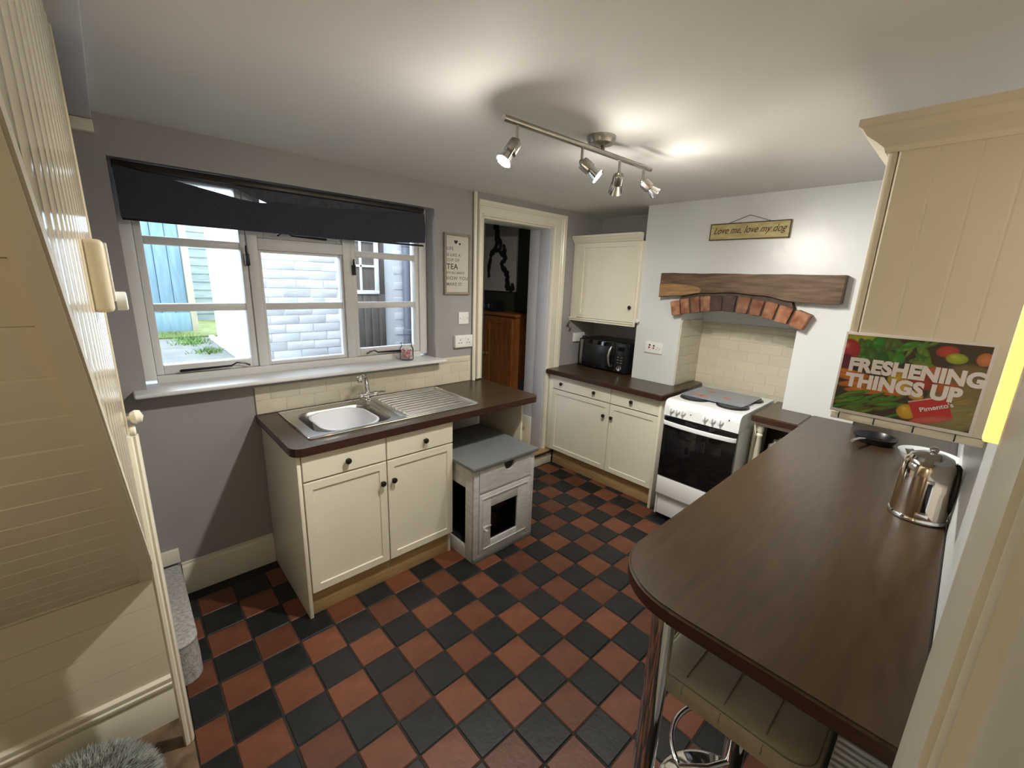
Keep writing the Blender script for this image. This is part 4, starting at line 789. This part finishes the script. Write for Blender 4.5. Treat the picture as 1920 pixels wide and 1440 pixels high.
def veg(u, v):
    A = np.zeros(u.shape+(3,)); A[...] = (0.035, 0.022, 0.015)
    def el(cx, cyv, rx, ry, ang, c, hi=None, soft=0.12):
        ca, sa = math.cos(ang), math.sin(ang); X = (u-cx)*1.28; Y = (v-cyv)
        p = (X*ca+Y*sa)/rx; q = (-X*sa+Y*ca)/ry; rr = np.sqrt(p*p+q*q); m = np.clip((1-rr)/soft, 0, 1)[..., None]
        col = np.array(c)*(0.70+0.30*np.clip(1-rr, 0, 1)[..., None]*1.5)
        if hi is not None: col = col+np.array(hi)*np.exp(-((p+0.3)**2+(q-0.35)**2)/0.06)[..., None]
        A[:] = A*(1-m)+col*m
    R = np.random.default_rng(3)
    el(.10, .92, .22, .14, 0.2, (.32, .34, .04)); el(.9, .45, .30, .35, 0, (.17, .13, .05)); el(.85, .2, .3, .25, 0.2, (.22, .20, .07))
    for k in range(26):
        el(.12+.30*R.random(), .66+.32*R.random(), .06+.07*R.random(), .04+.04*R.random(), R.random()*3, (.02+.05*R.random(), .10+.13*R.random(), .02), (.05, .08, .03))
    for k in range(16): el(.46+.2*R.random(), .68+.3*R.random(), .05+.05*R.random(), .015+.02*R.random(), R.random()*3, (.10*R.random()+.02, .12+.10*R.random(), .02), (.1, .12, .05))
    el(.03, .80, .13, .15, 0, (.36, .02, .03), (.4, .2, .2)); el(.03, .62, .10, .13, 0, (.12, .01, .03)); el(.73, .90, .10, .07, .2, (.38, .04, .03)); el(.80, .83, .095, .065, 0, (.30, .36, .03), (.15, .15, .05)); el(.97, .85, .07, .08, 0, (.48, .16, .05))
    el(.62, .70, .05, .14, 1.3, (.15, .20, .03)); el(.70, .64, .12, .08, 0, (.42, .12, .05))
    for k, (x, y, a) in enumerate(((.07, .50, -.1), (.10, .44, -.15), (.17, .37, .18), (.24, .30, .12), (.36, .33, -.05), (.33, .40, -.1))): el(x, y, .24, .048, a, (.50, .15, .02), (.15, .08, .02))
    el(.45, .50, .10, .12, 0, (.45, .30, .02)); el(.5, .42, .08, .10, .5, (.50, .33, .04))
    el(.62, .50, .12, .10, 0, (.30, .03, .02)); el(.78, .48, .12, .07, .3, (.40, .10, .03))
    for k in range(34): el(.04+.46*R.random(), .02+.24*R.random(), .10+.08*R.random(), .014+.014*R.random(), .3+.4*R.random(), (.03+.10*R.random(), .09+.15*R.random(), .015), (.06, .08, .02))
    el(.57, .12, .10, .10, 0, (.55, .32, .02), (.2, .15, .05)); el(.60, .34, .07, .06, 0, (.5, .30, .03))
    for k in range(10): el(.80+.2*R.random(), .05+.35*R.random(), .12, .02, .2+.4*R.random(), (.20+.1*R.random(), .19, .06))
    # red packet lying across the vegetables
    X = (u-.72)*1.28; Y = v-.20; ca, sa = math.cos(.42), math.sin(.42); p = X*ca+Y*sa; q = -X*sa+Y*ca
    m = ((np.abs(p) < .165) & (np.abs(q) < .135))[..., None]; A[:] = np.where(m, np.array((.46, .025, .025)), A)
    el(.74, .07, .20, .045, .35, (.50, .10, .08))
    el(.635, .325, .030, .028, 0, (.50, .34, .04), soft=.3)
    m = ((np.abs(p) < .165) & (np.abs(q-.122) < .006))[..., None]; A[:] = np.where(m, np.array((.6, .5, .45)), A)
    return np.clip(A, 0, 1)
printed('vegetable_print', 0.274, 0.212, veg, (1.4915, 0.224, 1.346), (0, -1, 0), (0, 0, 1), po, 220, 170)
text('lettering', 'FRESHENING', 0.049, (1.4906, 0.208, 1.460), (0, -1, 0), (0, 0, 1), M['whitep'], po, bold=0.0027, sx=0.905, space=1.02)
text('lettering', 'THINGS UP', 0.049, (1.4906, 0.208, 1.4165), (0, -1, 0), (0, 0, 1), M['whitep'], po, bold=0.0027, sx=0.905, space=1.02)
text('packet_lettering', "Pimento's", 0.016, (1.4906, 0.043, 1.377), (0, -0.9, 0.435), (0, 0.435, 0.9), M['whitep'], po, bold=0.0003)
# warm vertical strip light on the right wall
sl_ = empty('strip_light', (1.15, -0.072, 1.41), 'glowing warm yellow vertical strip light on wall beside the cabinet', 'light')
box('diffuser', (1.135, -0.0835, 1.413), (1.165, -0.057, 2.12), M['strip'], sl_, 0.004); box('backplate', (1.128, -0.0848, 1.405), (1.172, -0.0815, 2.13), M['plastic'], sl_, 0.001)
# ------------------------------------------------------------------ ceiling spotlight bar
ls_ = empty('spotlight_bar', (1.58, 1.19, ZC), 'brushed nickel ceiling bar with four adjustable spotlights', 'light')
lathe('ceiling_rose', [(0.060, 0), (0.060, 0.012), (0.052, 0.028), (0.030, 0.034), (0.012, 0.036)], (1.60, 1.205, ZC-0.0005), M['nickel'], ls_, (0, 0, -1), 36)
cyl('stem', (1.60, 1.20, ZC-0.03), (1.592, 1.186, 2.205), 0.008, M['nickel'], ls_)
cyl('bar', (1.044, 1.195, 2.200), (1.941, 1.163, 2.200), 0.0105, M['nickel'], ls_, seg=20)
def spot(x, dirv, lens_r=0.028, on=1.0):
    y = 1.195+(x-1.044)/(1.941-1.044)*(-0.032); dirv = Vector(dirv).normalized()
    piv = Vector((x, y, 2.140)); hd = empty('spot_head', tuple(piv), parent=ls_)
    cyl('arm', (x, y, 2.192), tuple(piv), 0.0055, M['nickel'], hd, seg=12); bm = bmesh.new(); bmesh.ops.create_uvsphere(bm, u_segments=14, v_segments=10, radius=0.011, matrix=Matrix.Translation(piv)); mk('joint', bm, M['nickel'], hd, True)
    lathe('shade', [(0.010, -0.012), (0.022, -0.008), (0.024, 0.0), (0.0235, 0.034), (0.021, 0.036)], tuple(piv+dirv*0.012), M['nickel'], hd, tuple(dirv), 28)
    lathe('reflector', [(0.016, 0.036), (0.020, 0.050), (0.028, 0.072), (0.0295, 0.076), (0.027, 0.076), (0.018, 0.05)], tuple(piv+dirv*0.012), M['chrome'], hd, tuple(dirv), 28)
    lathe('lens', [(0.001, 0.0735), (0.020, 0.0738), (0.0265, 0.0725), (0.0265, 0.070), (0.001, 0.070)], tuple(piv+dirv*0.012), M['bulb'], hd, tuple(dirv), 28)
    a, b, _ = basis(dirv)
    for s in (-1, 1): tube('cage_bar', [tuple(piv+dirv*0.04+a*s*0.0245), tuple(piv+dirv*0.066+a*s*0.027), tuple(piv+dirv*0.088+a*s*0.0302)], 0.0025, M['nickel'], hd, 6)
    ldat = bpy.data.lights.new('spot_beam', 'SPOT'); ldat.energy = SPOT_W*on; ldat.color = (1.0, 0.955, 0.88); ldat.spot_size = math.radians(125); ldat.spot_blend = 0.9; ldat.shadow_soft_size = 0.025
    lo = bpy.data.objects.new('spot_beam', ldat); COL.objects.link(lo); lo.parent = hd; lo.location = dirv*0.092; lo.rotation_euler = dirv.to_track_quat('-Z', 'Y').to_euler()
    pdat = bpy.data.lights.new('bulb_spill', 'POINT'); pdat.energy = LEAK_W*on; pdat.color = (1.0, 0.94, 0.85); pdat.shadow_soft_size = 0.02
    p2 = bpy.data.objects.new('bulb_spill', pdat); COL.objects.link(p2); p2.parent = hd; p2.location = dirv*0.098
spot(1.105, (-0.46, 0.10, -0.66), on=1.5); spot(1.45, (0.40, -0.66, -0.60)); spot(1.70, (0.50, 0.50, -0.80)); spot(1.885, (0.48, -0.58, -0.62))
# globe lamp added out of view behind the camera to warm soffit and cabinet
fl = empty('added_lamp', (-0.72, 0.22, 0), 'added warm globe lamp, unseen under the stairs behind the viewer', 'lamp')
lathe('base', [(0.12, 0.001), (0.12, 0.015), (0.03, 0.025), (0.012, 0.03)], (-0.72, 0.22, 0), M['nickel'], fl); cyl('pole', (-0.72, 0.22, 0.025), (-0.72, 0.22, 1.16), 0.010, M['nickel'], fl)
bm = bmesh.new(); bmesh.ops.create_uvsphere(bm, u_segments=28, v_segments=18, radius=0.10, matrix=Matrix.Translation((-0.72, 0.22, 1.25))); mk('globe', bm, mat('warm_globe', (1, .9, .7), 0.3, emit=(1.0, 0.80, 0.56), estr=LAMP_E), fl, True)
# ------------------------------------------------------------------ fittings on the stair side
sb = empty('thermostat_box', (-0.02, 1.28, 1.58), 'cream switch box with white front and round dial on stair boarding', 'switch box')
bm = bmesh.new(); bx(bm, (-0.032, 1.20, 1.578), (-0.004+0.006, 1.32, 1.722), 0.010, 3); mk('housing', bm, M['creamg'], sb, True)
box('front_plate', (0.0015, 1.21, 1.60), (0.006, 1.312, 1.716), M['plastic'], sb, 0.002)
for z in (1.64, 1.672): box('slot', (0.0055, 1.24, z), (0.0066, 1.29, z+0.003), M['inkb'], sb, 0)
lathe('dial', [(0.020, 0), (0.020, 0.016), (0.017, 0.018), (0.001, 0.018)], (0.0055, 1.262, 1.598), M['plastic'], sb, (1, 0, 0))
kn = empty('ball_knob', (-0.004, 1.60, 1.21), 'round cream ball knob on the stair post', 'knob')
lathe('ball', [(0.006, 0), (0.006, 0.006), (0.016, 0.010), (0.021, 0.020), (0.018, 0.032), (0.001, 0.038)], (-0.018, 1.600, 1.245), M['trim'], kn, (1, 0, 0.05), 24); lathe('stem', [(0.013, 0), (0.016, 0.004), (0.016, 0.012), (0.012, 0.016)], (-0.018, 1.60, 1.206), M['trim'], kn, (1, 0, 0), 20)
# fluffy pet bed
rg = empty('fluffy_pet_bed', (-0.27, 1.48, 0), 'fluffy grey green pet bed on stone floor below the stairs', 'pet bed')
def bed_pt(a, e): return Vector((-0.275+0.165*math.cos(a)*math.cos(e), 1.47+0.17*math.sin(a)*math.cos(e), 0.11+0.115*math.sin(e)))
bm = bmesh.new(); rings(bm, [[bed_pt(2*PI*i/40, e) for i in range(40)] for e in [-1.1, -0.6, -0.2, 0.2, 0.6, 1.0, 1.35]]); mk('cushion', bm, M['rug'], rg, True)
bm = bmesh.new()
for k in range(14000):
    a = random.uniform(0, 2*PI); e = math.asin(random.uniform(-0.3, 1)); p = bed_pt(a, e); nr = Vector((math.cos(a)*math.cos(e), math.sin(a)*math.cos(e), math.sin(e)))
    t = (nr+Vector((random.gauss(0, .35), random.gauss(0, .35), random.gauss(0, .3)-.2))).normalized(); q = t.cross(nr+Vector((.01, .02, .03))).normalized()*0.0022
    bm.faces.new([bm.verts.new(p+q), bm.verts.new(p-q), bm.verts.new(p+t*random.uniform(0.02, 0.042))])
tag(mk('pile', bm, M['rug'], rg), kind='stuff')
# ------------------------------------------------------------------ hall things
pc = empty('ink_picture', (3.19, 3.7, 1.56), 'large white canvas with black ink figure on dark green hall wall', 'picture')
box('canvas', (3.165, 3.372, 1.555), (3.198, 4.02, 2.33), M['signw'], pc, 0.002)
def inkfig(u, v):
    A = np.ones(u.shape+(3,))*np.array((.60, .57, .53)); R = np.random.default_rng(5)
    def blob(x, y, s):
        m = np.exp(-(((u-x)*0.84)**2+(v-y)**2)/(s*s)); k = np.clip((m-.35)*6, 0, 1)[..., None]*.96; A[:] = A*(1-k)+np.array((.012, .011, .010))*k
    def path(P, s0, s1):
        P = np.array(P)
        for t in np.linspace(0, len(P)-1.001, 40): i = int(t); p = P[i]+(P[i+1]-P[i])*(t-i); blob(p[0]+R.normal(0, .014), p[1]+R.normal(0, .012), s0+(s1-s0)*R.random())
    path([(.54, .95), (.50, .88), (.53, .80), (.52, .72)], .03, .055); path([(.52, .72), (.50, .62), (.44, .55), (.38, .48), (.33, .38), (.31, .28), (.34, .20)], .018, .045)
    path([(.55, .72), (.63, .66), (.61, .58)], .016, .03); path([(.44, .55), (.55, .56), (.63, .53), (.70, .46)], .016, .032); path([(.70, .60), (.72, .52), (.76, .44), (.70, .40), (.65, .36)], .02, .036)
    path([(.65, .36), (.70, .30), (.78, .26), (.80, .18), (.82, .10), (.83, .04)], .026, .046); path([(.80, .05), (.88, .04), (.93, .03), (.94, .09)], .02, .035)
    return A
printed('ink_print', 0.648, 0.775, inkfig, (3.1645, 4.02, 1.555), (0, -1, 0), (0, 0, 1), pc, 150, 180)
cb = empty('pine_cupboard', (3.05, 3.4, 0.29), 'orange brown pine cupboard standing in the hall below picture', 'cupboard')
box('body', (2.925, 3.075, 0.29), (3.195, 3.98, 1.315), M['pine'], cb, 0.004); box('top', (2.895, 3.05, 1.315), (3.197, 4.0, 1.345), M['pine'], cb, 0.008, 3); box('plinth', (2.90, 3.06, 0.29), (2.926, 3.99, 0.38), M['pine'], cb, 0.004)
for y0, y1, ky in ((3.12, 3.515, 3.49), (3.525, 3.93, 3.55)):
    q = shaker('door', y0, y1, 0.42, 1.28, 'x', 2.908, 0.017, M['pine'], cb, 0.06, 0.009); knob((2.908, ky, 0.90), 'x', q, 0.017, M['beam2'])
ra = empty('radio', (3.03, 3.62, 1.345), 'small black radio with oval silver speaker on pine cupboard', 'radio')
bm = bmesh.new(); pr(bm, [(3.44, 1.346), (3.80, 1.346), (3.80, 1.435), (3.775, 1.462), (3.49, 1.462), (3.455, 1.43)], 'x', 2.96, 3.10); bmesh.ops.bevel(bm, geom=bm.edges[:], offset=0.006, segments=2, affect='EDGES'); mk('casing', bm, M['blackm'], ra, True)
bm = bmesh.new(); lat(bm, [(0.03, 0), (0.03, 0.003), (0.001, 0.004)], (2.9595, 3.66, 1.395), (-1, 0, 0)); bmesh.ops.scale(bm, vec=(1, 1.4, 0.7), space=Matrix.Translation((-2.9595, -3.66, -1.395)), verts=bm.verts); mk('speaker', bm, M['steel'], ra, True)
box('tuner', (2.957, 3.50, 1.375), (2.961, 3.57, 1.42), M['nickel'], ra, 0.001)
bmn = empty('broom', (2.99, 2.99, 0.29), 'dark broom with blue grey head leaning beside pine cupboard', 'broom')
cyl('handle', (2.99, 2.99, 0.34), (3.02, 2.985, 1.45), 0.011, M['blackm'], bmn, seg=12); box('head', (2.95, 2.955, 0.575), (3.03, 3.02, 0.69), M['blue'], bmn, 0.012, 3); bm = bmesh.new(); rings(bm, [rrect(2.93, 3.05, 2.935, 3.04, 0.02, 3)[:] and [(x, y, 0.291) for x, y in rrect(2.93, 3.05, 2.935, 3.04, 0.02, 3)], [(x, y, 0.58) for x, y in rrect(2.95, 3.03, 2.957, 3.018, 0.02, 3)]]); mk('bristles', bm, M['blackm'], bmn)
# ------------------------------------------------------------------ outside
GZ = 0.86
st(box('ground_path', (-3, 2.765, 0.6), (2.234, 6.4, GZ), M['ground'], bev=0)); st(box('ground_lawn', (-3, 6.4, 0.6), (2.234, 12, GZ+0.02), M['lawn'], bev=0))
ow = st(box('wall_outbuilding', (0.842, 3.958, 0.6), (2.234, 5.95, 3.0), M['extwall'], bev=0))
kk = 0; z = GZ+0.01
while z < 2.2:
    x = 0.828 - (0.1125 if kk % 2 else 0)
    while x < 2.2:
        a, b = max(x, 0.828), min(x+0.219, 2.233)
        if b-a > 0.05 and not (a < 1.96 and b > 1.665): 
            bm = bmesh.new(); bx(bm, (a, 3.9535+random.uniform(-.0008, .0008), z), (b, 3.985, z+0.071), 0.003, 2)
            for v in bm.verts: v.co += Vector((random.uniform(-.002, .002), 0, random.uniform(-.002, .002)))
            mk('brick', bm, M['extwall'], ow, True)
        x += 0.225
    z += 0.075; kk += 1
box('plinth_ledge', (0.79, 4.0, GZ), (0.842, 6.2, GZ+0.05), M['extwall'], ow, 0.008)
od_ = empty('outbuilding_door', (1.81, 3.95, GZ), 'dark brown boarded door with white barred window in white brick wall outside', 'door')
for k in range(4): box('door_board', (1.668+k*0.0735, 3.938, GZ), (1.668+k*0.0735+0.0715, 3.962, 1.50), M['extdark'], od_, 0.003)
box('top_board', (1.668, 3.940, 1.50), (1.962, 3.962, 2.3), M['extdark'], od_, 0.002)
for lo, hi in (((1.668, 3.925, 1.50), (1.90, 3.942, 1.535)), ((1.86, 3.925, 1.535), (1.90, 3.942, 2.25)), ((1.715, 3.925, 1.535), (1.735, 3.942, 2.25)), ((1.668, 3.925, 1.745), (1.86, 3.942, 1.765)), ((1.668, 3.925, 1.97), (1.86, 3.942, 1.99))): box('window_bar', lo, hi, M['upvc'], od_, 0.002)
dp = empty('drainpipe', (2.187, 3.88, GZ), 'dark grey drainpipe on white brick wall outside the window', 'pipe')
cyl('pipe', (2.178, 3.888, GZ), (2.178, 3.888, 3.0), 0.047, M['pipe'], dp, seg=24)
for z in (1.1, 1.95): lathe('collar', [(0.048, 0), (0.053, 0.005), (0.053, 0.05), (0.048, 0.055)], (2.178, 3.888, z), M['pipe'], dp)
fn = empty('garden_fence', (0, 7.0, GZ), 'tall blue stained garden fence of upright boards outside', 'fence')
for k in range(14): box('plank', (-1.2+k*0.137, 7.0+0.012*(k % 2), GZ+0.0), (-1.2+k*0.137+0.132, 7.02+0.012*(k % 2), 2.75), M['fence'], fn, 0.004)
box('backing', (-1.2, 7.034, GZ), (0.722, 7.045, 2.7), M['fence'], fn, 0); box('post', (0.725, 6.98, GZ), (0.795, 7.06, 2.85), M['post'], fn, 0.006); box('gravel_board', (-1.2, 6.975, GZ), (0.722, 6.998, GZ+0.26), M['fence'], fn, 0.003)
sd = empty('garden_shed', (1.0, 8.6, GZ), 'grey green lapboard garden shed behind the blue fence', 'shed')
for k in range(16):
    bm = bmesh.new(); z = GZ+k*0.125; rings(bm, [[(x, 8.42, z), (x, 8.45, z), (x, 8.45, z+0.13), (x, 8.435, z+0.13)] for x in (0.93, 1.6)]); mk('lap_board', bm, M['shed'], sd)
prism('roof', [(0.8, 2.86), (1.75, 3.05), (1.75, 3.09), (0.8, 2.90)], 'y', 8.3, 9.6, M['post'], sd); box('side', (0.935, 8.455, GZ), (1.6, 9.5, 2.86), M['shed'], sd, 0)
bm = bmesh.new()
for k in range(1100):
    c = random.choice(((0.25, 6.8, .25), (0.5, 6.6, .18), (0.60, 5.9, .14), (0.66, 5.2, .10), (0.60, 6.2, 0.12)))
    x, y = random.gauss(c[0], c[2]*0.6), random.gauss(c[1], c[2]*0.7); 
    if x > 0.76 or y < 2.9 or y > 6.9: continue
    h = random.uniform(0.02, 0.07); a = random.uniform(0, PI); wv = 0.006
    v = [bm.verts.new((x+wv*math.cos(a), y+wv*math.sin(a), GZ-0.005)), bm.verts.new((x-wv*math.cos(a), y-wv*math.sin(a), GZ-0.005)), bm.verts.new((x+random.gauss(0, .03), y+random.gauss(0, .03), GZ+h))]; bm.faces.new(v)
tag(mk('grass_tufts', bm, M['leaf'], None), 'tufts of green grass growing along the garden path outside', 'grass', kind='stuff')
